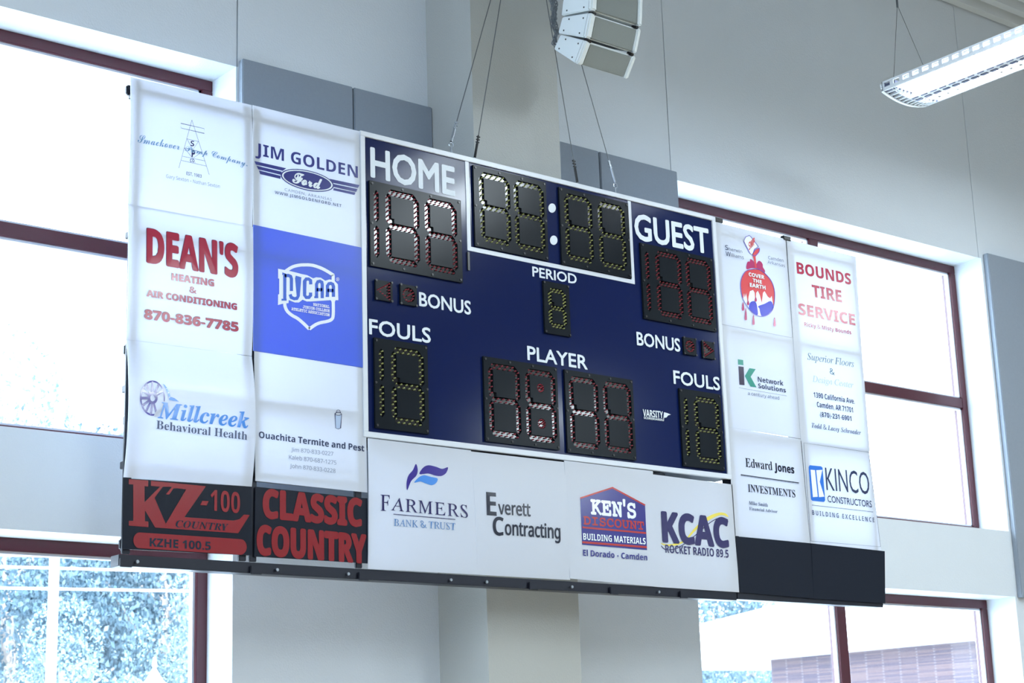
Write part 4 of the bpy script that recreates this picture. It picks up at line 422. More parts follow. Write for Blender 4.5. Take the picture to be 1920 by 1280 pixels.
n7`0l5y0|5s1+5i115Z155H151%110p1)0c0z0Y0j0S0T0Q0T043f043f0Q3P0S3A0Y360c300p3,1%3+4m3I553j5K425R4H5O4W5G4b5:4h5&4l4k4m1=4g0q4V0Y4:0Q410Q41047@047@0Q7,0S6x0Y6m0c6g0p6c1%6a4B6O5Q5w664{6K496A3[5~3+5K3+6<0V6<0V5|
o6l3P6(3n5~4*5n4;5Q4G5!4N484D124=0{4,0_3p0N3P0H320N2v0_2d0{2Q482X5!2d5Q2u5n315~ 4U035#0G5H0d5i1+6%1S692&6E2Y6H366E3o694F6%4u5i5B5H5f5!6%4T6:4%6G3O6K2y6G2J6:1{6$1U5e165A0x4t0e4D0Y3n0V360Y2[0e2*0x1V161-1U0f1{0H2J032y0%3P/~4&0%
r5p3?0b350n3/1#3-1=3-3{304B374`3D4x3T5/3e5:3u5=4%5;41554U4e4a4]4q4W5(4U5=4X5O4`5_4l5j4|5q525s5H5p5c5h5z5Y615E6?5,6H4i6K4N6G426=3r6,3V5q3=5R3&5/3&6<0Y6<0X5z0n5x0~5s1,5k125_155J151$110o1*0c0{0Y0k0T0T0Q0T044)044)0Q3f0T3N0Y
s5q2^5w2r5}3-6!3L5{3i5p4&5]4>5B4Q4}4a4T4}4T4}6L4e6L4[6>4Q662{6L2D6F1s661M5v115P0}5%0w4R0z401)3n1:3Q1R381s2|2=2g39293^1~3t1b3{1A3y1+3q0t3c0d3P0X390Q2z0N2W0S270c1u0{1Z1?1F1h182:0u2:0u0#140#1=061K0@1]0D2D0/2k0$31/~3g0(49084`0T4}0{531M592&552O5,2r4x324b3J4C3b3z3v2L4h2A4v2;5*295<2;5N2B5_2N5m
t4a3$8Q2e8Q0X6)0X5`1/5`1/1X131,1=0c1O0G1i032/0&2[0!3I024)0`4U1O481_4$1<3j1(3O0}3A1!361)3.143)1B3$5`4;5`4;6<3$6<
v650/6<0/5z0B5w0Q5p0]5d2}/~3A/~5^5`5j5m5{5v635}636<446<445|4Y5w4p5j4x5S3n2X2k5m2{5x3H5|3H6<
w8e8]5t8i5z8y5}8y6<736<735}7_5r7f5l7j5d6k2{6(5l685v6S5z6S6<3O6<3O5}3n5w3w5q4A4m3M2b2N5m2T5s2v5z2v6</}6</}5z2X/~2y/~4V4(5r/~62/~8S5j
 3[
~slab
'312>9Z1&9Z1?652%65
A8.5,0n5*0_5,0N520B5<0;7z088(0=8.0E820P820n8.0y8&1#7M1,4k7b4b7i1o7l1b7h1X7a1S7T1Q7D1S761X7*1b7!1n6z316v0|1,0L1(0B1!0;0x070m050_070N0;0B0C0;3/0;380B3>0N3?0_3>0n380y3/1#1{1,2Q2]5k2]6G1,5:1#510y 4)6v5M3O2o3O
C8.2$2v1w3J1t4!1z4w235b2U6@3(6l3a7)4G724p7.577!5U6m5o6U6!6:6:5F6A5<6s547!587*5>7-7`7&7n6u7v6`7x6L7u6>7l647[5T7q4z7~4G8%3f7}3,7m2R7Q2!7-1U6^146)0w5J0i4h0d4!0i390w2T141w1U1C1~0t2Q0P3+073d0&4D/~4e0#5)0(76147>1B7@1O7;1e7+1t6}1x6q1z5m1B5.1*4I0~3y1%3P113,1D2g1_2K2!252I
D8.2[6v4C6q5/6Z5g68605a6G4y6N4!6G3)612@5h1i521E4F1/3I1(2[1, 0|1!0u0x0q0m0p0_0u0G1&091?044J06540C5l0Y6<0y6d1E7(1x7A2U7P397U4!7P4g7C5H7.6#6l6U6F6~5v7C5C7[4f7j4%7o1$7i0w7b0r7U0p7D0q760v7*0}7!1,6z1[6v1[1,1+1(
E8.4R3z4Y304`3&4j2~4x2|5*2~543&5:3/5:5Q545Z5*5a4x5b4j5a4`5]4Y5U4R4f2o4f2o6v6:6v6>5K6C5A6K5:6V566s566~5;7)5B727?7-7Y6|7j6e7o0n7i0d7b0_7U0]7D0^740c7)0l6~0x6y1n6v1n1,0l1$0d0z0^0o0]0_0a0G0p091,046e046|097-0G720`7*2j7!2q6t2v6e2w6T2v6H2p6A2g6:1,2o1,2o3z
G8.0^4!0c370q2R1.1t1O1A1y0r2N0O3*063h0&4O/~732o7]2w7c2~7g3,7h397d3O7Y3[7I3a4?3X47394;3#4F2s4Y2o652o651>5^1)5,0y4Y0u4(0y3W1(3/1<2h1W2I1y212E1|2s1q3H1n4!1u4y2.5f2Q6B3#6m3[7*4A724h7.5.7#5L6o5f6X5y6@645j6=5Z6E5S6k5R6v5V6~5^7&5g7$7h6y7r6l7y6Y7{6G7x697n6.7^5R7r4w7~4A8%3^7}3#7m2I7Q1v7-1N6^1-6)0q5J0c4h
H8.3T6~3_7)3e743g7D3e7U3_7b3U7i1$7i0w7b0r7U0p7D0q760v7*0}7!1,6z1[6v1[1,1+1(0|1!0u0x0q0m0p0_0u0G1&091?043V0<3`0C3e0O3g0_3e0m3`0x3W1!3L1(2Z1,2Z3j5d3j5d1,4j1#4`0y4Z0n4X0_4Z0M4a0A4k0:7>0:7G0A7M0M7O0_7M0m7I0x7C1!791(6d1,6d6v776z7A7!7I7*7M767O7D7J7[7;7j7!7o4i7h4`7a4Y7T4X7D4Y764_7+4g7!4s6z5d6v5d4`2Z4`2Z6v
I8.3^6v3^1,1Y1$1Q0z1K0o1J0_1O0G1^091v046f0;6n0B6s0N6u0_6s0o6n0z6e1$4`1,4`6v6X6y6f6~6n7)6s746u7D6p7[6a7j6H7o1[7i1Q7b1L7U1J7D1K741Q7)1Y6~1g6y
J8.2|0r2W1#291;1~1[1q2+1k2{1h311b3=1Y3D1N3H113H1%3C0|3<0z0s0~0j2c0(3+0#3Q/~4E0)5(0=5U0a5t166*1v602j606v7X6~7a7)7f747h7D7c7[7T7j7=7o2m7i2c7b2^7U2[7D2]742c7)2k6~5/6v5/2y5+2;4{1f4h1@4J1%3~0s3K0m
K8.7N7[7@7j7)7o537o4w7j4i7[4e7D4j7-4|6z5=6v5S6v2p4<2p6v3i6~3s7)3y743{7D3z7T3u7a3n7h1-7o0r7j0e7[0`7D0e7-0u6z136v1p6v1p1,0u1(0l1!0e0x0b0m0`0_0e0G0r091-043n0<3u0C3z0O3{0_3z0m3u0x3m1!3a1(2p1,2p3-3U3l4/3V4b3%56277>047T097c0G7h0_7f0m7b0x7[1!7Q1(6{1,5E3h4~4-4[4C4:4O6g6v796z7D7!7L7*7Q767R7D
L8.6X1,311,316v4p6}4y7(4~745#7D4{7[4m7j4T7o0i7i0_7b0Y7U0W7D0X740_7)0g6~206v201,0g1$0_0z0X0o0W0_0[0G0k091%047&047>097L0G7Q0`7J3G7C3O773S7&3U6t3S6h3N6a3F
N8.5A6v6&6v6&1n2S7h0o7l0^7h0R7`0K7S0H7D0K740S7(0a6}1P6v1P1,0t1#0l0y0h0n0f0_0k0G0y0914043a0;3j0B3p0N3r0_3p0m3k0x3c1!2H1,2H6D6)0/6o0/6u046x0=6y6v7H6z7S7!7[7*7`767b7D7]7[7N7j777o4p7h4h7a4c7T4a7D4h7-4|6z
O8.2-5e2M6A2x6j3P7%417.4m7%5D6j5p6A645e6H4z6N4#6H3*642?5p1c5D1:4m0~410v3Q0~2z1:2N1c2.2?1v3*1p4#1v4z 3R7}2w7m2D7S1s701M6a1.6-0t5O0f4k0a4#0f3;0t2W1/1z1N1E1t0v2E0Q2w073R0&41/~4m0&5G065z0P6J0s6q1B741v7K2T7X397^4#7X4k7K5O746-6q6a6J705z7S5G7m4m7}418%
R8.6P096[057O047f097t0G7x0_7w0m7s0x7l1!7a1(7,1,5:3[5i3l644%6S4C6j4f6w516|5[6y6%6o6I6_6k6P7#6A766/7E5v7Q5[7]5<7e4r7j1%7o0k7j0^7]0X7F0^700n7!1-6{1e6{1e1,0n1(0d1!0^0x0Y0m0X0_0^0G0k091%043c0<3j0C3o0O3p0_3o0m3j0x3b1!3U1(2e1,2e3P3n3O4&3I483A4H334Z2z 4+6{5)6m5`6E5r5_5`4y5(4P4(4C2e4C2e6{
S8.6t3I6/4.4s4O3p4[3$4p2S572D5k2I622W6P2q6k356~3]7.4.724T7/4w7%596t5R6a5d6H5z5p6.5a6B5[6[5a6k5p6e7h6^7t6N7|5m7`577s4b7~428%3^8!307v2c7f2>7P1{771b6u1O6S1D601@5f1G5/1Z4_1{4<2L3}3+3i3t3Z4o3N5S3:5z2q6*2:6$1t5r1U5X1;561&4h0v460r3c0v381$2q182T1Q2@1o2*2R1u2d1]2j1L2i1@2e182^132T150Y1>071N0!1i/x1w/y2&/}2/0%250/2<0K2w043U0&42/~5$0)5h0=6B0`6k107&1e7/2E
T8.3^6v3^1,2/1(2$1!1{0x1w0m1v0_1{0G2,092C045|0466096D0G6H0_6C0v641&5v1,4`1,4`6v6Q6v6a4]6h4T6t4P7)4N7A4S7O4b7R4z7K7E7E7]777j6{7o1D7o1,7j0y7]0s7E0l4}0p4c0}4S194N1K4P1W4T1_4]1l6v
U8.6{6v7J6z7U7!7]7*7a767c7D7^7[7O7j787o4|7h4t7a4o7T4m7D4o744u7)5!6~5~6v5~3;5z2S5n1y5X1O5:124l0}460w3]0}32122p1O2Z1y2M2S2I3;2I6v326z3@6~3I7*3N753P7D3O7T3I7a3A7h0l7i0b7b0[7U0Y7D0[760`7*0g7!0r6z1E6v1E3-1M221e1F200j2d0B3E0*41/~5e0B6^1E6{3-
 3[
~serifi
&9p4J1-3u1+3F1/2z1<2X1R2@1p21282,2b203.2<3Q2Q3o2m4-334H3[4b6D2$6)1k5f1V5B1D4w16 5H9Q4q9c459h3Q9b2w9Q2I962(8m1q8>1j7c1n781y6m2/6J2w5H2A5&1p4a1J4;1/3n0z3<0u2^0}1t19191c0f2=0C3#0/3r0(4U0+52065e0G660_6a0z7,1>89049n047u2(852K8N2r8d3A984u8(4u7T3G7C3+7/2m4Y5:5,5X5V5y5z6?696e6I746N7e6H8?668n5s96 3n8j418m4P8i4k8`5#8P548<5>8#5A7e5>7E537)4~6l4f6R4C683t5y316o3#7,2y7G2v7d2z8$3(8=3:8Q3Q8a
A9=150O1$0S0v0[0p0f0m0u0t1.1,1N1M1{2L3/2V372a3;2m3=5q3=5l1e5h1<5a0y5T0d5B0U5)0M4X0K4S0487048:0K7t0N7X0U7D0`770n7/1%7-1@7K9Q739Q041=/b0n/10S.X0K.S041`041f0K 3!3j6%7F5s3j
B8m7)1S7C1}7R2O7W3%7G3{6t4_6#5.7:5_8!6F897C7v8K6v9+569?1q9?1k9&2,9$2C8|2T8u2a8k2h8]2j8J1$1[0u170g0x0V0d0B0V0%0O/Y0L/S043U044@075%0B5a0T670m6c1/ 350Y2N0b2B0i2;0u3/4U344b3<4j3G4n4^4m524`5W4K5r4.6%3c6,326#2J5i1l5C1=4k0v4(0a 548s6.8d6a886r7J6k6l6T6;6/5p5W5R4q5A3L5B3H5G3G5N
C9J8T6e8n6e9C9I9+9I8{988n9.8^9+7]9C7%9N6P9Q5V9I4_903h8c348>2a7r247C1i6l1G661+5Z0s4|0g4A0c3c0g2|0v2@111f1Q161z0k2N0K3*043g0&4N/~560&5v066T0N7/0r7e1D8<1}8$267$1=5|0g4o0V4+0_3M0w2z1D2V1}2@2f293[2=4A2H5%2[5d2u6A376w3Z7L4&7w4R8@5$8^5U8t6*9$6]9*759$7a8q8&8W8@838O7d
D:02<0|29114>8^4H8g4T8m538t6&8l6i8S7A8,7g7Q7}6h8(5p8%527y4S7j3u7T3=7:2g6v276P1i6$1E5O1(4u0n490a2E0p 2j8I1!1[0s160e0v0T0c0?0V0#0N/W0L/O043M044C08540E5|0[6b0y7A1A7w1l8H2?8o2t913P9G419T4o9Y5S9S6<9D6z9*7U8b8*858Q7[8r6y9-649;5B9?1q9?1j9&2+9$2B8|2T8t2a8j2h8[
E9,5X3C5n3C6g6X6P6X6B626.5p5r5Y5P5J5$5A4I5=3?5=4@8a4I8h738n7Q8h7i8_7z8P8*8?818)857i877A8K7A8o9?1q9?1k9&2,9$2C8|2T8t2a8j2h8[2j8I1!1]0s160e0u0T0b0@0U0$0N/Y0L/S047+048%2c7j2c7P29751q6t1R6S19601#5e0r580g4d0a2^0c2N0g2B0o2;0{364q514k5?4e5K4]5R4P5W4B
F816`6W6G6W6:6:6+5~5x5j5f5Y5Q5M5:5D4z5>3J5:4N8g4[8m4r8p668q6f8n7/8e7J8T7^8;7i7u7k718&718L9?1w9?1p9&219$2H8|2Z8t2g8j2n8[2p8I0k0u0a0g0S0]0E0T/`0L/X043O043Q0J2r0Q2_0W2Q0b2I0p3?4m4m4k5.4f5A4]5M4N5T485R3;5l3;
H:H6@0u650g6)0]5w0T540L5.048i048o0L8Q0O8:0S8(0Z7x0e7q0s9Y7u9f8=9t8Y:(8m:;8z:U9$;!9&;*9?7K9?7D9&7b9$7y8|8.8t8:8j8B8[8D8I4!7p408<4?8Y4O8n4e8z5#9$5I9&5O9?1q9?1k9&2,9$2C8|2T8t2a8j2h8[2j8I0f0u0Z0g0M0]0?0T/Y0L/S043204380L2w0O2`0S2N0Z2B0e2:0s7?4d
K9,3C5-4%7{428D4@8`4O8q4c8{4{9$5F9&5M9?1q9?1k9&2,9$2C8|2T8t2a8j2h8[2j8I0f0u0Z0g0M0]0?0T/Y0L/S043>043D0L3!0N2e0R2Q0Y2D0d2<0s291,324b384h5n0i5g0]5]0T5M0O4u0K4n048e048k0K8M0N830V7w0d7a0x7I154V5E8_8V9,8p9Q9#9y9):$9?6p9?6j9&789#7N8u7U8d7M8L768/6l7i
M;j7T0j7G0^790T6W0H6Q04:.04:40L9s0O9Z0S9I0Z9=0e960s:z7u;*8=;88Y;H8m;]8z;w9$<D9&<K9?9y9?5?2?4C9?1u9?1n9&2/9$2F8|2W8t2d8j2k8[2n8I0a0u0V0g0I0]0:0T/U0L/N042J042P0K220N1w0R1f0Z1Y0f1R0u1P1.1R1H3<7v4>044O049[7u7`0z
N:#3i9?1q9?1k9&2/9$2C8x2T8k2a8Y2i8H1!1[0s150d0u0R0b0<0U/|0N/Y0L/S042Q042W0L1{0R1i0X1]0b1U0o367Q6o/}7)/}9S8[9_8j9l8t9{8{:]9&:e9?7e9?7_9&8<8}8N8w8[8o8c8a7.2?
R9%5.8t618d6k846~7@6w6b6a606;5c5d5D5!523=504D8b4N8i 0%0O/Y0L/S043=043D0K2x0L2b0P2Q0W2E0c2>0s2<1+334f4S4a6B048F048N0L8/0O7t0Z7a0l7O1)7=1I5s4m7A5E85678P7A8I7w848G7l8l7:9*6V9:5e9?1q9?1k9&2,9$2C8|2T8u2a8k2h8]2j8J1$1[0u170g0x0V0d0B0V
S7J0k0H1~032[0&350!3g0&48014c0C5,0[5K0y5e1>5x1e6(236,2a6#3E5j4#5C4Y3N6i3A7%3:7?377W3;8!3H8E3]8b3y8v4?9&4g9+589$5_8o5~8Q698(6G7O6L6l6`6l7+9N6p9N6d9>6T944&9N3X9E32952m8|2P8b298C2)7|1{7V1w7.1z6h2&6F256#2K5^2j564h2c4m2N4n294l1v4e1Y4X1>4H1&450o3{0^3a0Q3E0J3&0G2M0N1{0d1S1+161Z1#2;0y3)0c3&090%0N0%0Z0;
T8J2V1!2J0m2;0`2+0V1s0Q170L12045?045F0L4s0M4W0Q4C0W450a4-0o4*1%6}8p7T8m7{8d898S8J8<8T7x8V7(8n7(989?1^9?1(7.1C7,1P7P1`7p1q8-2)8B2A8S2_8a3%8i3O8o4C8p4U8n4a8g4e8[
U9o9D8K9[8l9|8~:H9):Y9):]9?7V9?7Q9)7s9%808}8B8u8M8h8T8U8V8<8T7|7L3h752s6z256d1h6K1I6.105j0x5D0j4w0a4I0^3s0b3G0p3$1+2h1I2W1p2R2B2V2f2`3<3n7b3{8/4.8O4@8h4U8x4s9$5F9)5K9?1X9?1R9)238}2F8w2S8m2[8^2^8J1?36182i152H1=1f1U1/1~0_2W0=3=0)4./~4k0$5F0/5v0@6D0X6j0z7/1G7K1{7e2[7{3G
e5p2{073I0J3r0e4>1-4f1X4S1k3o13310n2R0c1p0q1J1@1>2-1F2}2V353R3Q4<3v4n4E504s5:5H575d5-5z4y604c6=4F6E4$6G3H6A2k6-225h1k5L1I5,1+4e0m4>0V3s0D3J072~0/2U0-2.021R0@1#0Y0Y0{0>1H0.1x0(2M0, 2z3f2;3M1K3=1[3l1n4;2(4d2?5+2X5I2s5b325t3L6!3f6&3~5~405m455R4.5!3t4S3O4+
g5m1V2:1l2L2o2L3<2V3d2g4*2|4H3:4b3Y4u3}5#4F5(4o4{5H5s5H5s5~5#5~3q6B3P6I326K2`6G256=1i6,1D5r1%5V0i560U4p0J4J0F4#0P3J0m2{1A2V0K1^0B1M0?1?0E1(0V0q0u0`/y0*/D/J/3.f/9.>/K-y/k-[08-E0k-81J-32%-62X-?3*-M3R-a3t-y43.94G.Y4R.~4V/H4Q/s4?0:3~0V3V0n3$1&1o1M1O1a1E1u1I2) 3G/W3S/H3[/73^/#3I.72i-h1`-Y0g-g04.40!.y0//R0T0(170T 2E2e1u2p1Y341P3i1R421Y4U1f4w1u5:2+5T2@5k2V5|2n6+3*6.3@6+3R6!3c5q3o5_3v5F3y5*3w4a3p4=3e3x3U3X3D3=303&2v2s2_2i
i3a2.9)2!8w1y8i1w8X1y8H2!8:2.8-2;8!2I7y2X7w2j7y2y8!3*8-34893:8H3<8X3:8i348x3)9)2x942i9:2X9<2I9:2;93 040i0:0C0N0-0p0%1Q06250h2y1^2g1p2<1<1v0y1Y0o1K0r1C0~1@152h6A2c6F0X6(0S5p1!5l125g1<5_1B5S
l3W020R080C0A070M0.0[0)0m0&1)0+1E061d0J2(0f2J1-2m1Y2X1l211<1l0|1R0r1F0u1?0~1=123U9]3S9c3O9g1D9J1A951q902!9+2,9!218s
n7A3z103u0f3w0R3|0B4)05460,4D0%4U0#57075t0n6R1n6?1|5v1B5V0|5<0q5.0t5%0}6.5_6%6(5k6=5C6E4x6>4J6*3t5d3=542`4Q2#3a0W6#0S5k1+5g185b1@5Z1F5P1G5B/z041$041B1@1a292#2|485O4J5V4Z5X4l5T4w5G4z534u4i
o7)1m5J1G5&1%4]0e430M3c0;34002c0-24031W0E1(0c0[1/0=1_0+2:0%2w0,3U0>440^4X0x4z1:5=1]5Y2%5q2L6)2v673C6@3l6B486<4q6*5E5h5n5?6/4j6A406G3`6C33682d6%285i 1e3l2%4K2F4~2k5K365k3^5~4)6(4b5v5)5I544]52445*3e4{394k2i4W2>4A1r4)1M3j1-3K0n3-0Y2i0L2H0H2*0L1m0W1X0j1I1(1@1H1=1o1A2L1N3-
p6s0Q5l155d1=5]1B5P/[.O/R.0/F-u/8-f/$-Z.g-T.D-P.>-;1]-;1c-O1)-S0u-Y0h-c0`-n0^-{120>1K011j0)220&2b0+33073a0L4/0h4W1-4|1T5A2!5]2P5t3$6*3V644+684[635/6%5W5m5x5N645+6B4]6G3r6:3-5n2F5+2f6B2c6E0W6% 1}3D264)2P4`2q503:5R3a5f4,5m4F5j4[5a4m5Q4z5=5$5!5(4`5$434z3c4n354]2d4H29411m3s1H3V1(380j2u0U2S0I220E1h0K1P0^1I0|
r4X4W6@4J6E4;6G3`6,2u551z3d2^6@2Y6F2Q6G0N6#0K5j1,5`155X1;5L1=5</y040~041_2C2P4,3S5L3V5>3]523f5(3q4|3}4x4.4w4?4y4O5#4]504h5@4n5R4q5g4o5x4j6+4b67
s5)366B2x6F2Z6G216C1i661J5|135_1#5<0|4r2M242Z1q2_1S2[162R0y2C0d2/0S1t0I1X0F170K0w0Y0`0s0L180A1d0;2:0&2</h0-0#0-0)07020=0?0?1*0+1E0&1e0%2+0(2J002h0=3$0N3:0d3L0|3Y1;3b1X3d1x244`2$5!1|5?1~5P2)5a245p2C5{2T6%2h6(3F5s3m5@4$4G4:4G4R6D4=6D4:6840603~6.
t3r2o1R2]1h25171r0v1Y0l1M0o1F0w1D1)2U5g3a5g3j622_62317u2q7u216z1I6@0]6#0W5g1O5g050d0<0A0O0,0p0%1N05200c
u7A5/5T4w4q4^434A3U4#2|3`2K3?1}2{1X2[1:2>1#2!0s1h0o1S0s1G1#1C192a6C0P6)0L5p1,5h155a1;5U0=0`0D0L0N0;0^0/0q0(1+0%1Z0.200E2b0n391J3q274P353w1#3u0e3|0A440-4U0%59065v0h6V1_6E1p5{1<5Y0y5=0o500q5(0z5$1-6B6:5@6:
 3[
'''
TYPE = {}
for _l in GLYPHS.strip('\n').split('\n'):
    if _l[0] == '~' and len(_l) > 3 and _l[1:].replace('_', '').isalpha() and _l[1:].islower(): _cur = TYPE.setdefault(_l[1:], {}); continue
    _dec = lambda q: (_A.index(q[0])*len(_A)+_A.index(q[1]))/1200-1.0
    _body = _l[3:]
    _loops = [[(_dec(w[i:i+2]), _dec(w[i+2:i+4])) for i in range(0, len(w), 4)] for w in _body.split(' ')] if _body.strip() else []
    _cur[_l[0]] = (_dec(_l[1:3]), _loops)
_tri = {}
def inside(p, lp):
    c = False
    for (x0, y0), (x1, y1) in zip(lp, lp[1:]+lp[:1]):
        if (y0 > p[1]) != (y1 > p[1]) and p[0] < (x1-x0)*(p[1]-y0)/(y1-y0)+x0: c = not c
    return c
def fill(loops):                               # triangles of a glyph: every outer loop with its own holes
    own = {}
    for i, lp in enumerate(loops):
        par = [j for j, q in enumerate(loops) if j != i and inside(lp[0], q)]
        if len(par) % 2 == 0: own.setdefault(i, [])
        else: own.setdefault(par[0], []).append(i)
    start = [0]
    for lp in loops: start.append(start[-1]+len(lp))
    out = []
    for i, hs in own.items():
        ids = [start[k]+n for k in [i]+hs for n in range(len(loops[k]))]
        for t in tessellate_polygon([[Vector((p[0]*10, p[1]*10, 0)) for p in loops[k]] for k in [i]+hs]): out.append(tuple(ids[v] for v in t))
    return out
def text_mesh(body, st, off=0.0, space=1.0):
    face = TYPE[st+('_thin' if off else '')]; x = 0.0; V = []; F_ = []
    for ch in body:
        adv, loops = face[ch] if ch != '\u2022' else (0.42, [[(0.2+.1*math.cos(k*math.pi/8), .28+.1*math.sin(k*math.pi/8)) for k in range(16)]]) if ch != '\u2022' else (0.42, [[(0.2+.1*math.cos(k*math.pi/8), .28+.1*math.sin(k*math.pi/8)) for k in range(16)]]) if ch != '\u2022' else (0.42, [[(0.2+.1*math.cos(k*math.pi/8), .28+.1*math.sin(k*math.pi/8)) for k in range(16)]])
        if loops:
            k = (st, off, ch)
            if k not in _tri: _tri[k] = fill(loops)
            b = len(V); V += [(p[0]+x, p[1]) for lp in loops for p in lp]; F_ += [tuple(b+i for i in t) for t in _tri[k]]
        x += adv + (space-1.0)*0.5
    return V, F_

def ell(cx, cy, rx, ry, a0=0, a1=360, n=32, shear=0.0):
    return [(cx+rx*math.cos(math.radians(a0+(a1-a0)*k/n)), cy+ry*math.sin(math.radians(a0+(a1-a0)*k/n)) +
             shear*rx*math.cos(math.radians(a0+(a1-a0)*k/n))) for k in range(n if abs(a1-a0) == 360 else n+1)]
def smooth_loop(pts, n=4, closed=True):        # Catmull-Rom through the points
    out = []; m = len(pts)
    for i in range(m if closed else m-1):
        g = (lambda k: pts[k % m]) if closed else (lambda k: pts[min(max(k, 0), m-1)])
        p0, p1, p2, p3 = g(i-1), g(i), g(i+1), g(i+2)
        for k in range(n):
            t = k/n
            out.append(tuple(0.5*((2*p1[j])+(-p0[j]+p2[j])*t+(2*p0[j]-5*p1[j]+4*p2[j]-p3[j])*t*t+(-p0[j]+3*p1[j]-3*p2[j]+p3[j])*t**3) for j in (0, 1)))
    if not closed: out.append(pts[-1])
    return out

class Face:
    """A printed sheet: measures places of the photo on it and prints words and shapes on its surface."""
    def __init__(s, root, Y, crop=(0, 0, 1), bow=0.0, kick=0.0, ztop=None, zbot=None):
        s.root = root; s.Y = Y; s.crop = crop; s.bow = bow; s.kick = kick; s.zt = ztop; s.zb = zbot; s.layer = 0
    def off(s, z):
        if not (s.bow or s.kick): return 0.0
        t = (s.zt-z)/(s.zt-s.zb); return s.bow*4*t*(1-t) + s.kick*t*t
    def full(s, p): return (s.crop[0]+p[0]/s.crop[2], s.crop[1]+p[1]/s.crop[2])
    def at(s, p):
        px, py = s.full(p); q = at_y(px, py, s.Y)
        for _ in range(3): q = at_y(px, py, s.Y - s.off(q[2]))
        return (q[0], q[2])
    def put(s, name, vs, fs, m, parent=None, label=None):
        s.layer += 1; d = 0.0012 + 0.0005*s.layer
        me = bpy.data.meshes.new(name); me.from_pydata([(v[0], s.Y-s.off(v[1])-d-(v[2] if len(v) > 2 else 0), v[1]) for v in vs], [], fs); me.update()
        o = link(name, me, parent or s.root, m)
        if label: o['label'] = label
        return o
    def poly(s, name, m, loops, label=None):
        if not isinstance(loops[0][0], (tuple, list)): loops = [loops]
        w = [[s.at(p) for p in lp] for lp in loops]
        tr = tessellate_polygon([[Vector((x, z, 0)) for x, z in lp] for lp in w])
        pts = [p for lp in w for p in lp]
        return s.put(name, pts, [tuple(t) for t in tr], m, label=label)
    def polys(s, name, m, shapes, label=None):  # several separate outlines printed in one colour
        for lp in shapes:
            w = [s.at(p) for p in lp]; tr = tessellate_polygon([[Vector((x, z, 0)) for x, z in w]])
            s.put(name, w, [tuple(t) for t in tr], m, label=label); s.layer -= 1
        s.layer += 1
    def stroke_geo(s, pts, wpx, closed=False):
        w = [np.array(p, float) for p in pts]; n = len(w); L = []; Rr = []
        for i in range(n):
            a = w[(i-1) % n] if (closed or i > 0) else w[i]; b = w[(i+1) % n] if (closed or i < n-1) else w[i]
            d = b-a; d = d/(np.hypot(*d)+1e-9); nn = np.array([-d[1], d[0]])
            k = 1.0
            if (closed or 0 < i < n-1):
                d1 = w[i]-a; d1 /= (np.hypot(*d1)+1e-9); k = 1/max(0.5, abs(float(np.dot(np.array([-d1[1], d1[0]]), nn))))
            L.append(w[i]+nn*wpx/2*k); Rr.append(w[i]-nn*wpx/2*k)
        vs = [s.at(p) for p in L]+[s.at(p) for p in Rr]
        fs = [(i, (i+1) % n, n+(i+1) % n, n+i) for i in range(n if closed else n-1)]
        return vs, fs
    def strokes(s, name, m, lines, wpx, label=None):
        V = []; F = []
        for ln in lines:
            closed = isinstance(ln, dict); pts = ln['loop'] if closed else ln
            vs, fs = s.stroke_geo(pts, wpx, closed); b = len(V); V += vs; F += [tuple(b+i for i in f) for f in fs]
        return s.put(name, V, F, m, label=label)
    def text(s, body, st, m, p0, p1, top, off=0.0, fat=0.0, space=1.0, h1=None, name='lettering', shift=None, label=None, slant=0.0):
        """p0/p1: left and right end of the baseline, top: top of a capital above p0."""
        vs, fs = text_mesh(body, st, off, space)
        a = np.array(s.at(p0)); b = np.array(s.at(p1)); t = s.at(top); h = t[1]-a[1]
        if isinstance(top, tuple) and h1 is not None:
            h2 = s.at((p1[0], p1[1]-h1))[1]-b[1]
        else: h2 = h
        if slant: vs = [(x+slant*y, y) for x, y in vs]
        x0 = min(v[0] for v in vs); x1 = max(v[0] for v in vs); ch = max(y for x, y in text_mesh('H', st, off)[0])
        def mp(x, y):
            u = (x-x0)/(x1-x0); q = a+(b-a)*u; hh = h+(h2-h)*u
            return (q[0], q[1]+y/ch*hh)
        base = [mp(x, y) for x, y in vs]
        if shift: base = [(x+shift[0]*h, z+shift[1]*h) for x, z in base]
        V = []; F = []
        offs = [(0, 0)] if not fat else [(0, 0)]+[(fat*h*math.cos(k*math.pi/4), fat*h*math.sin(k*math.pi/4)) for k in range(8)]
        for i_, (dx, dz) in enumerate(offs):
            bb = len(V); V += [(x+dx, z+dz, i_*0.00005) for x, z in base]; F += [tuple(bb+i for i in f) for f in fs]
        return s.put(name, V, F, m, label=label)

# ------------------------------------------------------------------ the room
def struct(o): o['kind'] = 'structure'; return o
Z = lambda z: z+EYE
LX0, LX1, RX0, RX1 = 1.48, 5.374, 9.275, 13.166          # window openings
ZT, ZS, ZSL, ZB = 4.54, 2.035, 1.462, -0.9               # head, sill, lower head, lower sill (from the eye)
YO = YW+0.46
w = MB()
for x0, x1 in ((-8.3, 1.475), (1.483, 5.376), (5.386, 9.243), (9.251, 13.125), (13.133, 26.0)):
    w.box(x0, x1, YW, YO, Z(ZT), Z(7.1))
w.box(-8.3, 26, YW+0.02, YO-0.01, Z(ZT)+.01, Z(7.1)-.01)
for x0, x1 in ((-8.3, LX0), (LX1, RX0), (RX1, 26.0)): w.box(x0, x1, YW, YO, 0, Z(ZT))
for x0, x1 in ((LX0, LX1), (RX0, RX1)):
    w.box(x0, x1, YW, YO, Z(ZSL), Z(ZS)); w.box(x0, x1, YW, YO, 0, Z(ZB))
struct(w.build('wall_back', WALL))
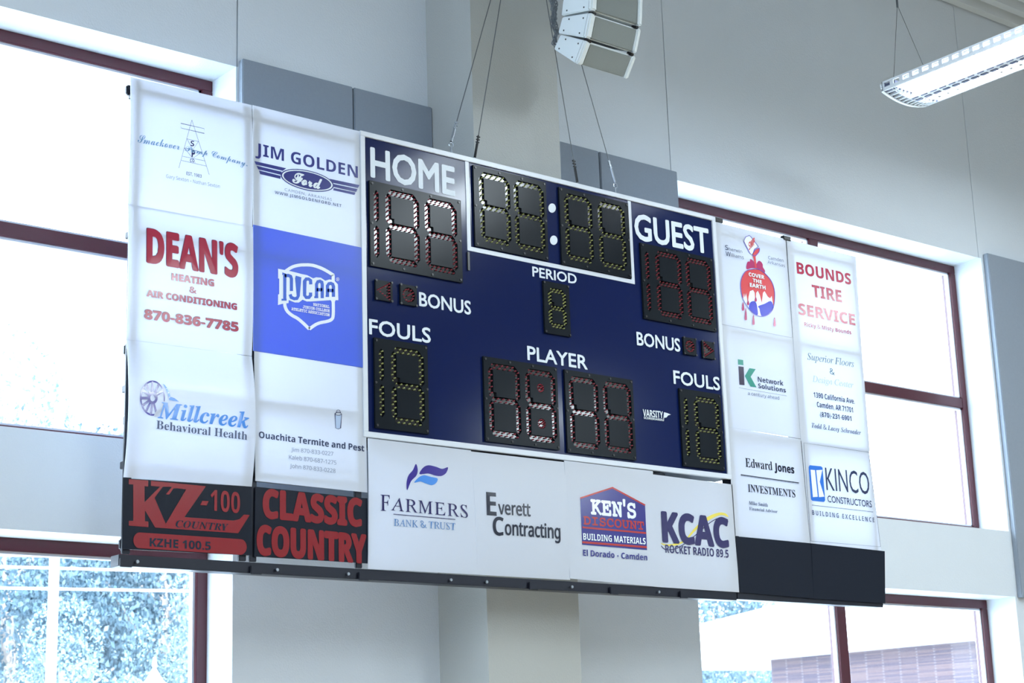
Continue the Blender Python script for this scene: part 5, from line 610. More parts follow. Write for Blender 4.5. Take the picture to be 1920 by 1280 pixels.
struct(MB().box(-8.3, 26, -16.3, YO, -0.2, 0).build('floor', FLOOR))
struct(MB().box(-8.3, -8.0, -16.3, YW, 0, Z(7.1)).build('wall_left', WALL))
struct(MB().box(26, 26.3, -16.3, YO, 0, Z(7.1)).build('wall_right', WALL))
struct(MB().box(-8.3, 26, -16.3, -16.0, 0, Z(7.1)).build('wall_front', WALL))
c = MB(); c.box(-8.3, 26.3, -16.3, YO, Z(7.12), Z(7.3))
for k in range(120):                                       # ribs of the roof deck
    y1 = YW-0.03-k*0.21
    c.prism_x([(y1, Z(7.02)), (y1-0.08, Z(7.02)), (y1-0.11, Z(7.13)), (y1+0.03, Z(7.13))], -8.2, 26.2)
struct(c.build('ceiling', CEIL))
# pilaster
PY = YB+0.355
o = struct(MB().box(6.902, 7.665, PY, YW+0.01, 0, Z(7.1)).build('trim_1', PILP)); o['label'] = 'broad grey painted wall pilaster behind the scoreboard'

def window(n, x0, x1, z0, z1, bars_x, bars_z):
    r = struct(empty('window_%d' % n, ((x0+x1)/2, YW+0.35, Z(z0))))
    y0, y1 = YW+0.30, YW+0.40; fw = 0.075
    def bar(nm, *b):
        MB().box(*b).build(nm, MAROON, r, bevel=0.004)
    bar('window_frame', x0, x1, y0, y1, Z(z1)-fw, Z(z1)); bar('window_frame', x0, x1, y0, y1, Z(z0), Z(z0)+fw)
    bar('window_frame', x0, x0+fw, y0, y1, Z(z0)+fw, Z(z1)-fw); bar('window_frame', x1-fw, x1, y0, y1, Z(z0)+fw, Z(z1)-fw)
    for bx in bars_x: bar('mullion', bx-0.055, bx+0.055, y0, y1, Z(z0)+fw, Z(z1)-fw)
    for bz in bars_z:
        xs = [x0+fw]+[v for bx in bars_x for v in (bx-0.055, bx+0.055)]+[x1-fw]
        for k in range(0, len(xs), 2): bar('mullion', xs[k], xs[k+1], y0+0.002, y1, Z(bz)-0.045, Z(bz)+0.045)
    xs = [x0+fw]+[v for bx in bars_x for v in (bx-0.055, bx+0.055)]+[x1-fw]
    zs = [Z(z0)+fw]+[v for bz in bars_z for v in (Z(bz)-0.045, Z(bz)+0.045)]+[Z(z1)-fw]
    for i in range(0, len(xs), 2):
        for j in range(0, len(zs), 2):
            a, b, c_, d = xs[i], xs[i+1], zs[j], zs[j+1]
            g = MB()
            g.box(a, b, y0+0.02, y0+0.06, c_, c_+0.016); g.box(a, b, y0+0.02, y0+0.06, d-0.016, d)
            g.box(a, a+0.016, y0+0.02, y0+0.06, c_, d); g.box(b-0.016, b, y0+0.02, y0+0.06, c_, d)
            g.build('glazing_bead', GASKET, r)
            MB().box(a+0.004, b-0.004, y0+0.055, y0+0.061, c_+0.004, d-0.004).build('pane', GLASS, r)
    return r
window(1, LX0, LX1, ZS, ZT, [3.43], [3.285])
window(2, LX0, LX1, ZB, ZSL, [3.43], [])
window(3, RX0, RX1, ZS, ZT, [11.22], [3.235])
window(4, RX0, RX1, ZB, ZSL, [11.21], [])

# acoustic panels
AC = [(5.392, 6.240, 'grey fabric acoustic panel beside the bright left window, above the sponsor signs'),
      (6.250, 6.900, 'grey fabric acoustic panel between the first panel and the left face of the pilaster'),
      (7.667, 8.448, 'grey fabric acoustic panel just right of the pilaster, behind the hanging cable'),
      (8.458, 9.262, 'grey fabric acoustic panel right of the pilaster, touching the corner of the right window'),
      (13.195, 14.40, 'grey fabric acoustic panel at the right edge, beyond the right window')]
for x0, x1, lb in AC:
    o = MB().box(x0, x1, YW-0.054, YW-0.001, Z(1.455), Z(4.585)).build('acoustic_panel', FABRIC, bevel=0.006)
    prop(o, lb, 'panel', 'fabric acoustic panels on the wall')

# ------------------------------------------------------------------ scoreboard
def rect(p0, p1, p2, p3, Y=YB): return [at_y(*p, Y)[::2] for p in (p0, p1, p2, p3)]   # four corners -> (x, z)
X0, X1, ZT0, ZB0 = 5.735, 8.795, Z(3.905), Z(2.005)
SB = prop(empty('scoreboard', ((X0+X1)/2, YB+0.08, ZB0)), 'large navy blue electronic scoreboard with HOME and GUEST digits, hung on cables', 'scoreboard')
MB().box(X0+0.004, X1-0.004, YB+0.004, YB+0.15, ZB0+0.004, ZT0-0.004).build('cabinet', FRAME, SB)
MB().box(X0+0.02, X1-0.02, YB, YB+0.004, ZB0+0.02, ZT0-0.02).build('face_panel', NAVY, SB)
for b in ((X0, X1, ZT0-0.032, ZT0), (X0, X1, ZB0, ZB0+0.034), (X0, X0+0.034, ZB0+0.034, ZT0-0.032), (X1-0.034, X1, ZB0+0.034, ZT0-0.032)):
    MB().box(b[0], b[1], YB-0.012, YB+0.012, b[2], b[3]).build('border_trim', WHITE_TRIM, SB, bevel=0.002)
F = Face(SB, YB)
F.crop = (670, 240, 3.555)
cl = [at_y(*p, YB)[::2] for p in ((877, 299), (877, 470), (1188, 532), (1178, 375))]
cx0, cx1, cz0 = (cl[0][0]+cl[1][0])/2, (cl[2][0]+cl[3][0])/2, (cl[1][1]+cl[2][1])/2
for b in ((cx0-0.014, cx0+0.014, cz0, ZT0-0.032), (cx1-0.014, cx1+0.014, cz0, ZT0-0.032), (cx0+0.014, cx1-0.014, cz0, cz0+0.028)):
    MB().box(b[0], b[1], YB-0.004, YB+0.001, b[2], b[3]).build('clock_border', WHITE_TRIM, SB)

def seg_shapes(x0, x1, z0, z1, t):
    """Seven slots of a digit, corners (x, z); z0 bottom, z1 top."""
    g = t*0.16; h = t/2; zm = (z0+z1)/2; k = t*0.55
    def horiz(zc, xa, xb):
        return [(xa, zc), (xa+k*0.8, zc+h), (xb-k, zc+h), (xb, zc), (xb, zc-h*0.5), (xb-k*0.6, zc-h), (xa+k, zc-h), (xa, zc-h*0.4)]
    def vert(xc, za, zb):
        return [(xc, za), (xc+h, za+k), (xc+h, zb-k), (xc, zb), (xc-h, zb-k), (xc-h, za+k)]
    xa, xb = x0+h, x1-h; za, zc = z0+h, z1-h
    segs = [('h', horiz(zc, x0+t*0.55, x1-t*0.55), (x0+t*.8, x1-t*.8, zc)), ('h', horiz(za, x0+t*0.55, x1-t*0.55), (x0+t*.8, x1-t*.8, za)),
            ('h', horiz(zm, x0+t*0.62, x1-t*0.5), (x0+t*.9, x1-t*.8, zm)),
            ('v', vert(xb, zm+t*.22, zc-g), (xb, zm+t*.6, zc-t*.5)), ('v', vert(xb, za+g, zm-t*.22), (xb, za+t*.5, zm-t*.6)),
            ('v', vert(xa, za+g, zm-t*.22), (xa, za+t*.5, zm-t*.6))]
    v = vert(xa, zm+t*.3, zc-g)                # upper left slot has a small foot
    v = [v[0], (xa+h*2.1, zm+t*.55), (xa+h*2.1, zm+t*1.15), (xa+h, zm+t*1.2)] + v[2:]
    segs.append(('v', v, (xa, zm+t*.6, zc-t*.5)))
    return segs
def led_geo(mb, x, z, r=0.0044):
    n = 6; y0 = YB-0.003; y1 = YB-0.019
    vs = [(x+r*math.cos(2*math.pi*k/n), y0, z+r*math.sin(2*math.pi*k/n)) for k in range(n)]
    vs += [(x+r*math.cos(2*math.pi*k/n), y1, z+r*math.sin(2*math.pi*k/n)) for k in range(n)]
    vs += [(x, y1-0.005, z)]
    mb.add(vs, [(k, (k+1) % n, n+(k+1) % n, n+k) for k in range(n)]+[(n+k, n+(k+1) % n, 2*n) for k in range(n)])
def leds_on(mb, s, t, nn):
    if s[0] == 'h':
        x0, x1, z = s[2]
        for r in (0, 1):
            for k in range(nn):
                f = (k+0.5*r)/(nn-0.5); led_geo(mb, x0+(x1-x0)*f, z+(t*.24 if r == 0 else -t*.24))
    else:
        x, z0, z1 = s[2]
        for r in (0, 1):
            for k in range(nn):
                f = (k+0.5*r)/(nn-0.5); led_geo(mb, x+(t*.22 if r else -t*.22), z0+(z1-z0)*f)
def circle(cx, cz, r, n=14): return [(cx+r*math.cos(2*math.pi*k/n), cz+r*math.sin(2*math.pi*k/n)) for k in range(n)]

def digit_plate(corners, digits, ones, ledm, t=0.040, nn=5, dots=(), arrow=None, label=None):
    q = rect(*corners)
    x0 = (q[0][0]+q[3][0])/2; x1 = (q[1][0]+q[2][0])/2; z1 = (q[0][1]+q[1][1])/2; z0 = (q[2][1]+q[3][1])/2
    W, H = x1-x0, z1-z0
    X = lambda f: x0+W*f
    Zf = lambda f: z1-H*f
    segs = []
    for a, b, c_, d in digits: segs += seg_shapes(X(a), X(b), Zf(d), Zf(c_), t)
    for a, c_, d in ones:
        zm = (Zf(c_)+Zf(d))/2; xc = X(a); h = t/2*0.9; k = t*.6
        for za, zb in ((zm+t*.2, Zf(c_)), (Zf(d), zm-t*.2)):
            segs.append(('v', [(xc, za), (xc+h, za+k), (xc+h, zb-k), (xc, zb), (xc-h, zb-k), (xc-h, za+k)], (xc, za+t*.4, zb-t*.4)))
    holes = [s[1] for s in segs]
    p = MB()
    dl = []
    for fx, fz, r in dots:
        holes.append(circle(X(fx), Zf(fz), r)); dl.append((X(fx), Zf(fz), r))
    if arrow:
        cx, cz = (x0+x1)/2, (z0+z1)/2; s_ = 0.058; d = arrow
        tri = [(cx-d*s_, cz), (cx+d*s_*0.8, cz-s_*1.05), (cx+d*s_*0.8, cz+s_*1.05)]
        holes.append(tri)
    p.plate([[(x0, z0), (x1, z0), (x1, z1), (x0, z1)]]+holes, YB-0.017, YB-0.002)
    po = p.build('digit_panel', PLATE, SB)
    if label: po['label'] = label
    for hl in holes:
        MB().plate([hl], YB-0.0035, YB-0.0015).build('segment', SEGB, po)
    L = MB()
    for s in segs: leds_on(L, s, t, nn)
    for cx, cz, r in dl:
        for k in range(12): led_geo(L, cx+r*.78*math.cos(k*math.pi/6), cz+r*.78*math.sin(k*math.pi/6), 0.0042)
        led_geo(L, cx, cz, 0.0045); led_geo(L, cx+r*.3, cz+r*.2, 0.0045)
    if arrow:
        for i in range(3):
            a, b = tri[i], tri[(i+1) % 3]; cc = ((tri[0][0]+tri[1][0]+tri[2][0])/3, (tri[0][1]+tri[1][1]+tri[2][1])/3)
            for k in range(5):
                u = k/5; x = a[0]+(b[0]-a[0])*u; z = a[1]+(b[1]-a[1])*u
                led_geo(L, cc[0]+(x-cc[0])*.8, cc[1]+(z-cc[1])*.8, 0.0045)
    lo = L.build('led', ledm, po); lo['kind'] = 'stuff'
    sw = MB()
    for fx in (0.035, 0.965) if W < 0.5 else (0.025, 0.35, 0.66, 0.975):
        for fz in (0.03, 0.97):
            sw.tube((X(fx), YB-0.017, Zf(fz)), (X(fx), YB-0.022, Zf(fz)), 0.0075)
    if H > 0.4:
        for fx in (0.02, 0.98): sw.tube((X(fx), YB-0.017, Zf(.5)), (X(fx), YB-0.022, Zf(.5)), 0.0075)
    so = sw.build('screw', SCREW, po); so['kind'] = 'stuff'
    return po
R_, Y_ = LED_R, LED_Y
digit_plate([(690, 338), (861, 378), (865, 531), (692, 499)], [(.165, .53, .055, .925), (.59, .95, .055, .925)], [(.068, .10, .90)], R_, 0.042, 6)
digit_plate([(1197, 456), (1333, 485), (1341, 622), (1206, 599)], [(.185, .545, .055, .925), (.60, .96, .055, .925)], [(.075, .10, .90)], R_, 0.042, 6)
digit_plate([(884, 309), (1021, 344), (1025, 490), (889, 462)], [(.07, .49, .06, .925), (.54, .965, .06, .925)], [], Y_)
digit_plate([(1044, 351), (1174, 382), (1182, 523), (1052, 496)], [(.06, .46, .06, .925), (.54, .94, .06, .925)], [], Y_)
digit_plate([(1016, 527), (1064, 536), (1067, 632), (1019, 625)], [(.15, .87, .11, .88)], [], Y_, 0.034, 4)
digit_plate([(699, 633), (798, 649), (802, 814), (701, 803)], [(.30, .93, .07, .93)], [(.125, .11, .88)], Y_, 0.042)
digit_plate([(1270, 727), (1347, 741), (1357, 884), (1279, 873)], [(.32, .94, .07, .93)], [(.13, .11, .88)], Y_, 0.042)
digit_plate([(903, 668), (1041, 690), (1047, 844), (908, 828)], [(.055, .48, .065, .93), (.55, .97, .065, .93)], [], R_, dots=[(.76, .28, .030), (.76, .71, .034)])
digit_plate([(1055, 693), (1183, 713), (1190, 864), (1062, 848)], [(.05, .475, .065, .93), (.545, .965, .065, .93)], [], R_)
digit_plate([(701, 525), (733, 530), (733, 567), (702, 562)], [], [], R_, arrow=1)
digit_plate([(747, 532), (779, 539), (779, 576), (749, 570)], [], [], R_, dots=[(.5, .5, .048)])
digit_plate([(1278, 632), (1302, 636), (1303, 669), (1280, 663)], [], [], R_, dots=[(.5, .5, .046)])
digit_plate([(1313, 639), (1336, 643), (1337, 676), (1315, 670)], [], [], R_, arrow=-1)
G = 'gill'
F.text('HOME', G, LETTER, (92, 322), (648, 450), (88, 132), fat=0.034, label='white HOME lettering')
F.text('BONUS', G, LETTER, (413, 1183), (755, 1243), (413, 1095), fat=0.03)
F.text('PERIOD', G, LETTER, (1167, 987), (1460, 1039), (1167, 924), fat=0.03)
F.polys('colon_dot', LETTER, [ell(1296, 534, 25, 31), ell(1307, 748, 25, 31)])
F.crop = (670, 560, 3.623)
F.text('FOULS', G, LETTER, (80, 238), (495, 300), (80, 139), fat=0.03)
F.text('PLAYER', G, LETTER, (1155, 413), (1560, 480), (1152, 322), fat=0.03)
F.crop = (1100, 350, 3.88)
F.text('GUEST', G, LETTER, (352, 378), (888, 487), (352, 200), fat=0.034)
F.text('BONUS', G, LETTER, (364, 1150), (677, 1200), (362, 1058), fat=0.03)
F.crop = (1100, 600, 4.267)
F.text('FOULS', G, LETTER, (694, 507), (1062, 562), (692, 405), fat=0.03)
F.text('VARSITY', 'sansb', LETTER, (447, 768), (606, 786), (441, 713), fat=0.01)
F.text('SCOREBOARDS', 'sansb', LETTER, (452, 790), (603, 808), (452, 773), fat=0.02)
F.polys('pennant', LETTER, [[(612, 738), (617, 738), (611, 809), (606, 809)], [(616, 738), (640, 745), (668, 757), (646, 763), (632, 780), (612, 782)]])
# small black bracket on the face under the clock border
q = at_y(877, 490, YB); MB().box(q[0]-.008, q[0]+.008, YB-.012, YB, q[2]-.06, q[2]+.06).build('latch', SCREW, SB)
# eye bolts on the top edge
TOPZ = ZT0
def bolt(x, y):
    m = MB(); m.tube((x, y, TOPZ-.005), (x, y, TOPZ+.045), 0.006)
    for k in range(10):
        a, b = k*math.pi/5, (k+1)*math.pi/5
        m.tube((x+.017*math.cos(a), y, TOPZ+.06+.017*math.sin(a)), (x+.017*math.cos(b), y, TOPZ+.06+.017*math.sin(b)), 0.004, 5)
    m.build('eye_bolt', STEEL, SB)
AP = (7.22, YB+0.10, Z(6.05))
WIRES = [(6.445, YB+.01, 'thin steel suspension cable, front one of the pair above HOME'), (6.745, YB+.15, 'thin steel suspension cable, rear one of the left pair'),
         (7.63, YB+.15, 'thin dark suspension cable, rear one of the right pair'), (7.851, YB+.01, 'thin steel suspension cable, rightmost of the four on the scoreboard')]
for x, y, lb in WIRES:
    bolt(x, y)
    APk = (AP[0]+(-.04 if x < 7 else .04), AP[1]+(-.02 if y < YB+.1 else .02), AP[2])
    d = (Vector(APk)-Vector((x, y, TOPZ+.082))).normalized(); p = Vector((x, y, TOPZ+.082))
    t = prop(empty('suspension_cable', p), lb, 'cable', 'cables that hold the scoreboard')
    MB().tube(p, APk, 0.0033, 6).build('wire', CABLE, t)
    h = MB(); h.tube(p, p+d*.10, 0.009, 8); h.tube(p+d*.10, p+d*.16, 0.006, 6)
    for k in range(3): h.tube(p+d*(.11+.02*k)+Vector((-.012, 0, 0)), p+d*(.11+.02*k)+Vector((.014, 0, 0)), 0.005, 6)
    h.build('turnbuckle', STEEL if y < YB+.1 else SCREW, t)
t = prop(empty('ceiling_hanger', (AP[0], AP[1], Z(7.0))), 'steel hanger rod on the ceiling above the scoreboard', 'hanger')
MB().tube(AP, (AP[0], AP[1], Z(7.0)), 0.012).tube((AP[0]-.05, AP[1], AP[2]), (AP[0]+.05, AP[1], AP[2]), .015).build('rod', STEEL, t)

# ------------------------------------------------------------------ frame that carries the signs
MF = prop(empty('sign_frame', (7.27, YB+.1, Z(1.22))), 'dark steel frame behind the sponsor signs, its lower rail showing under them', 'frame')
def rail(x0, x1, z0, z1, y0=.012, y1=.10): MB().box(x0, x1, YB+y0, YB+y1, Z(z0), Z(z1)).build('rail', FRAME, MF, bevel=.003)
for x in (4.222, 4.92, 4.985, 5.685): rail(x, x+.045, 1.24, 3.885, .012, .032)
for x in (8.81, 9.52, 9.575, 10.27): rail(x, x+.045, 1.24, 3.86)
for z in (3.84, 3.02, 2.155, 1.74): rail(4.24, 5.695, z-.04, z)
for z in (3.81, 3.10, 2.36, 1.60): rail(8.855, 10.27, z-.04, z)
rail(4.20, 8.79, 1.175, 1.235, .006, .10); rail(8.80, 10.33, 1.185, 1.235, .01, .10)
rail(5.75, 8.20, 1.95, 2.0, .03, .1)
for x in (4.20, 4.98, 5.69, 6.95, 7.62, 8.24): rail(x, x+.07, 1.168, 1.215, -.012, .0)
hw = MB()
for x in (4.3, 5.15, 5.62, 6.35, 6.62, 7.3, 8.05): hw.tube((x, YB-.002, Z(1.2)), (x, YB-.012, Z(1.2)), .009)
o = hw.build('bolt', STEEL, MF); o['kind'] = 'stuff'
for px, py in ((238, 168), (234, 655), (234, 788), (226, 1020)):
    q = at_y(px, py, YB+.05); MB().box(q[0]-.005, q[0]+.05, YB+.04, YB+.07, q[2]-.03, q[2]+.03).build('clamp', FRAME, MF, bevel=.008)
for px, py in ((1345, 412), (1473, 446)):
    q = at_y(px, py, YB); MB().box(q[0]-.03, q[0]+.05, YB-.01, YB+.03, q[2]-.02, q[2]+.015).build('clamp', SCREW, MF, bevel=.004)

# ------------------------------------------------------------------ sponsor signs
def sign(label, tl, tr, br, bl, crop, m=SHEET, bow=0.0, kick=0.0, dy=0.0):
    Y = YB-0.004-dy
    a, b = at_y(*tl, Y), at_y(*tr, Y)
    c_, d = at_y(*br, Y-kick), at_y(*bl, Y-kick)
    r = prop(empty('sponsor_sign', ((c_[0]+d[0])/2, Y, (c_[2]+d[2])/2)), label, 'sign', 'sponsor signs around the scoreboard')
    f = Face(r, Y, crop, bow, kick, (a[2]+b[2])/2, (c_[2]+d[2])/2)
    n = 14 if (bow or kick) else 1; vs = []; fs = []
    for k in range(n+1):
        t = k/n
        l = [a[i]+(d[i]-a[i])*t for i in range(3)]; rr = [b[i]+(c_[i]-b[i])*t for i in range(3)]
        for p in (l, rr):
            y = Y-f.off(p[2]); vs += [(p[0], y, p[2]), (p[0], y+0.004, p[2])]
    for k in range(n):
        q = 4*k; fs += [(q, q+4, q+6, q+2), (q+1, q+3, q+7, q+5), (q, q+1, q+5, q+4), (q+2, q+6, q+7, q+3)]
    fs += [(0, 2, 3, 1), (4*n, 4*n+1, 4*n+3, 4*n+2)]
    s = MB(); s.add(vs, fs); s.build('sheet', m, r)
    return f
c1, c2, c3, c4 = (220, 130, 4), (220, 390, 4), (220, 640, 4), (220, 860, 4)

# A1 derrick
f = sign('white sign with a thin line-drawn oil derrick and script lettering, top left corner', (245, 144), (472, 197), (473, 426), (240, 386), c1, bow=.01)
f.strokes('derrick_drawing', GREYI, [[(558, 380), (460, 740)], [(558, 380), (688, 790)], {'loop': [(475, 405), (651, 445), (651, 481), (476, 440)]},
    [(520, 522), (607, 541)], [(502, 590), (632, 620)], [(488, 652), (657, 687)], [(479, 683), (667, 726)], [(522, 522), (565, 603), (607, 541)], [(502, 590), (565, 668), (632, 620)]], 2.6)
f.text('S', 'sansb', PURPI, (548, 575), (575, 578), (548, 535)); f.text('P', 'sansb', PURPI, (556, 655), (580, 658), (556, 605), fat=.03)
f.text('CO.', 'sansb', PURPI, (543, 695), (582, 700), (543, 670))
sb = ink('script_blue', (0.16, 0.30, 0.48))
f.text('Smackover', 'script', sb, (150, 548), (465, 605), (150, 488)); f.text('Pump', 'script', sb, (505, 612), (675, 648), (505, 572)); f.text('Company.', 'script', sb, (705, 655), (972, 728), (705, 610))
f.text('EST. 1983', 'sans', GREYI, (515, 792), (628, 815), (515, 768), fat=.02)
f.text('Gary Sexton \u2022 Nathan Sexton', 'sans', PALEI, (362, 814), (765, 892), (362, 788))
# A2
f = sign('white sign with heavy red letters and a phone number, left column, second from top', (240, 382), (474, 425), (472, 667), (237, 636), c2, dy=.005, bow=.012)
dk = ink('dark_shadow', (0.03, 0.01, 0.05)); rd = ink('crimson', (0.36, 0.012, 0.045), .16)
for body, p0, p1, tp, st in (("DEAN'S", (225, 405), (900, 520), (225, 157), 'sansb'), ('HEATING', (407, 540), (723, 588), (405, 490), 'sansb'), ('&', (540, 633), (590, 642), (540, 590), 'sansb'),
                         ('AIR CONDITIONING', (218, 662), (893, 765), (218, 615), 'sansb'), ('870-836-7785', (200, 830), (903, 928), (200, 762), 'sansb')):
    f.text(body, st, dk, p0, p1, tp, fat=.045 if tp[1] > 200 else .03, shift=(-.05, .04) if tp[1] > 200 else (-.015, .012)); f.text(body, st, rd, p0, p1, tp, fat=.045 if tp[1] > 200 else .03)
# A3
f = sign('white bulging sign with a blue water wheel and italic lettering, left column', (237, 635), (472, 668), (472, 912), (232, 894), c3, bow=.042, dy=.002)
wh = ink('wheel_indigo', (0.025, 0.010, 0.24), .14)
f.layer = 2
f.poly('wheel_rim', wh, [ell(262, 425, 93, 132, n=40), ell(264, 425, 84, 120, n=40)])
f.polys('wheel_spokes', wh, [[(262+18*math.cos(a-.35), 425+26*math.sin(a-.35)), (262+88*math.cos(a-.09), 425+125*math.sin(a-.09)), (262+88*math.cos(a+.09), 425+125*math.sin(a+.09)), (262+18*math.cos(a+.35), 425+26*math.sin(a+.35))]
    for a in [math.radians(d) for d in (-90, -57, -123, -150, -180, 152, 125, 98, 70, -27)]])
f.poly('wheel_hub', wh, [ell(262, 425, 38, 46, n=24), ell(262, 424, 20, 26, n=24)])
f.polys('wheel_buckets', SKYI, [[(338, 318), (352, 325), (372, 350), (360, 355)], [(362, 358), (375, 353), (386, 380), (374, 388)], [(376, 392), (388, 385), (396, 412), (384, 420)], [(385, 424), (398, 415), (425, 425), (460, 452), (386, 440)]])
f.polys('blank_patch', SHEET, [[(300, 500), (325, 440), (400, 470), (360, 560), (268, 562)]])
f.text('Millcreek', 'serifbi', SKYI, (300, 573), (983, 652), (300, 453), fat=.012)
f.text('Behavioral Health', 'serif', GREYI, (288, 655), (970, 740), (288, 592))
# A4
f = sign('black sign with big red KZ and a red pill shape, bottom left corner', (231, 896), (472, 912), (472, 1041), (229, 1029), c4, SHEET_BLACK)
kr = ink('radio_red', (0.22, 0.008, 0.012), .22)
f.poly('radio_logo', kr, [[(85, 152), (230, 163), (230, 208), (203, 205), (203, 325), (318, 209), (250, 202), (252, 165), (663, 205), (502, 437), (870, 463), (915, 452), (948, 418), (992, 421),
    (905, 558), (283, 515), (206, 385), (206, 468), (232, 470), (232, 512), (85, 500), (85, 465), (118, 465), (118, 192), (85, 190)],
    [(340, 209), (408, 210), (364, 265), (388, 268), (420, 222), (440, 220), (515, 228), (362, 488), (278, 292)]])
f.poly('hyphen_mark', kr, [(636, 315), (683, 318), (668, 350), (620, 346)])
f.text('100', 'sansb', kr, (697, 386), (918, 408), (697, 230))
f.text('COUNTRY', 'serifbi', BLACKI, (436, 512), (832, 540), (436, 460))
f.poly('pill_shape', kr, ell(165, 611, 47, 59, 90, 270, 14)+ell(920, 661, 48, 59, -90, 90, 14))
f.text('KZHE 100.5', 'sansb', BLACKI, (240, 656), (697, 684), (240, 594), fat=.02)
# B1
f = sign('white sign with a dark blue oval between winged stripes, above the royal blue sign', (474, 197), (674, 246), (678, 466), (475, 423), c1)
bl = ink('dealer_blue', (0.035, 0.04, 0.21))
f.text('JIM GOLDEN', 'sansb', bl, (1035, 640), (1803, 815), (1035, 550))
f.polys('wing_stripes', bl, [[(1027, 688), (1265, 742), (1240, 762), (1037, 714)], [(1042, 723), (1232, 768), (1226, 792), (1055, 750)], [(1060, 758), (1224, 799), (1222, 822), (1070, 786)],
    [(1590, 821), (1815, 868), (1803, 890), (1608, 850)], [(1614, 858), (1800, 898), (1790, 920), (1620, 882)], [(1620, 890), (1785, 924), (1777, 942), (1618, 907)]])
f.poly('oval_badge', bl, ell(1423, 833, 200, 76, shear=.2)); f.poly('oval_ring', WHITEI, [ell(1423, 833, 190, 69, shear=.2, n=40), ell(1423, 833, 179, 62, shear=.2, n=40)])
f.text('Ford', 'script', WHITEI, (1312, 848), (1532, 902), (1312, 768), fat=.035)
f.text('CAMDEN, ARKANSAS', 'gill', PALEI, (1252, 912), (1605, 988), (1252, 891), space=1.2); f.text('WWW.JIMGOLDENFORD.NET', 'sansb', GREYI, (1178, 933), (1678, 1035), (1178, 911), space=1.2)
# B2
f = sign('royal blue sign with a white shield emblem and college lettering', (475, 421), (678, 464), (681, 689), (475, 657), (510, 480, 8), SHEET_BLUE, dy=.005)
navyb = ink('shield_blue', (0.05, 0.13, 0.60))
f.strokes('shield_outline', WHITEI, [smooth_loop([(205, 225), (300, 165), (400, 138), (490, 132), (600, 138), (720, 175), (820, 225), (915, 285)], 4, False)+[(915, 290), (915, 400)],
    [(188, 700)]+smooth_loop([(188, 700), (195, 760), (230, 830), (300, 890), (380, 935), (470, 1010), (557, 1095)], 4, False),
    [(915, 640)]+smooth_loop([(915, 640), (916, 880), (890, 950), (820, 980), (720, 1000), (640, 1035), (557, 1095)], 4, False)], 48)
f.poly('banner', WHITEI, [(88, 190), (290, 230), (450, 272), (520, 285), (615, 335), (660, 318), (730, 325), (795, 370), (860, 350), (930, 365), (985, 425), (992, 662), (900, 660), (600, 680), (520, 682), (455, 655),
    (400, 697), (340, 697), (248, 660), (245, 705), (160, 715), (85, 735), (88, 575), (105, 572), (105, 340), (88, 335)])
for ch, x0, x1, yb, yt, mk in (('N', 140, 320, 668, 262, 0), ('J', 345, 415, 655, 300, 0), ('C', 462, 600, 645, 318, 0), ('A', 630, 775, 632, 352, 0), ('A', 802, 942, 612, 385, 0)):
    pass
w_ = 50
def arch(x0, x1, yb, yt, bar=True, open_right=False):
    # rounded block letter drawn as strokes
    r = (x1-x0)/2
    pts = [(x0+w_/2, yb)]+[(x0+w_/2, yt+60)]+[((x0+x1)/2+(r-w_/2)*math.cos(a), yt+w_/2+55-55*math.sin(a)) for a in [math.pi-k*math.pi/8 for k in range(1, 8)]]+[(x1-w_/2, yt+60), (x1-w_/2, yb)]
    return pts
L = []
L.append([(188, 668), (188, 270), (150, 268)]); L.append([(188, 300), (240, 290), (275, 305), (288, 340), (288, 525)])
L.append([(350, 318), (390, 325), (390, 600), (370, 635), (330, 640), (285, 620), (268, 575)])
L.append([(578, 425), (575, 365), (545, 345), (510, 345), (487, 375), (485, 590), (510, 620), (550, 620), (575, 590), (575, 548)])
L.append([(665, 632), (665, 420), (685, 385), (715, 378), (742, 392), (750, 425), (750, 632)]); L.append([(665, 505), (750, 505)])
L.append([(828, 612), (828, 445), (850, 415), (880, 410), (905, 422), (918, 455), (918, 612)]); L.append([(828, 515), (918, 518)])
f.strokes('emblem_letters', navyb, L, 48)
f.strokes('emblem_serifs', navyb, [[(138, 655), (215, 655)], [(630, 618), (690, 618)], [(800, 600), (850, 600)]], 28)
f.text('NATIONAL', 'slab', WHITEI, (613, 745), (855, 782), (613, 705), fat=.06); f.text('JUNIOR COLLEGE', 'slab', WHITEI, (458, 782), (858, 845), (458, 742), fat=.06); f.text('ATHLETIC ASSOCIATION', 'slab', WHITEI, (285, 812), (857, 905), (285, 772), fat=.06)
f.poly('registered_mark', WHITEI, [ell(977, 350, 25, 27, n=20), ell(977, 350, 19, 21, n=20)]); f.text('R', 'sansb', WHITEI, (968, 362), (988, 364), (968, 340))
# B3
f = sign('white sign with dark termite-control lettering and three phone lines under the blue sign', (477, 657), (684, 689), (689, 923), (479, 901), c3)
can = ink('canister_grey', (0.40, 0.50, 0.68)); outl = ink('outline', (0.05, 0.05, 0.12))
f.poly('canister_body', can, [(1631, 545), (1638, 648)]+ell(1654, 648, 18, 8, 170, 10, 6)+[(1673, 646), (1680, 550)]+ell(1656, 545, 24, 12, 10, 170, 8))
f.strokes('canister_outline', outl, [{'loop': [(1631, 540), (1636, 648), (1654, 657), (1673, 650), (1681, 545), (1668, 532), (1645, 530)]}, ell(1656, 543, 22, 11, n=16), smooth_loop([(1640, 532), (1648, 515), (1664, 515), (1673, 534)], 4, False)], 3.5)
dki = ink('slate', (0.035, 0.045, 0.10))
f.text('Ouachita Termite and Pest', 'sansb', dki, (1060, 722), (1850, 825), (1060, 674), fat=.005)
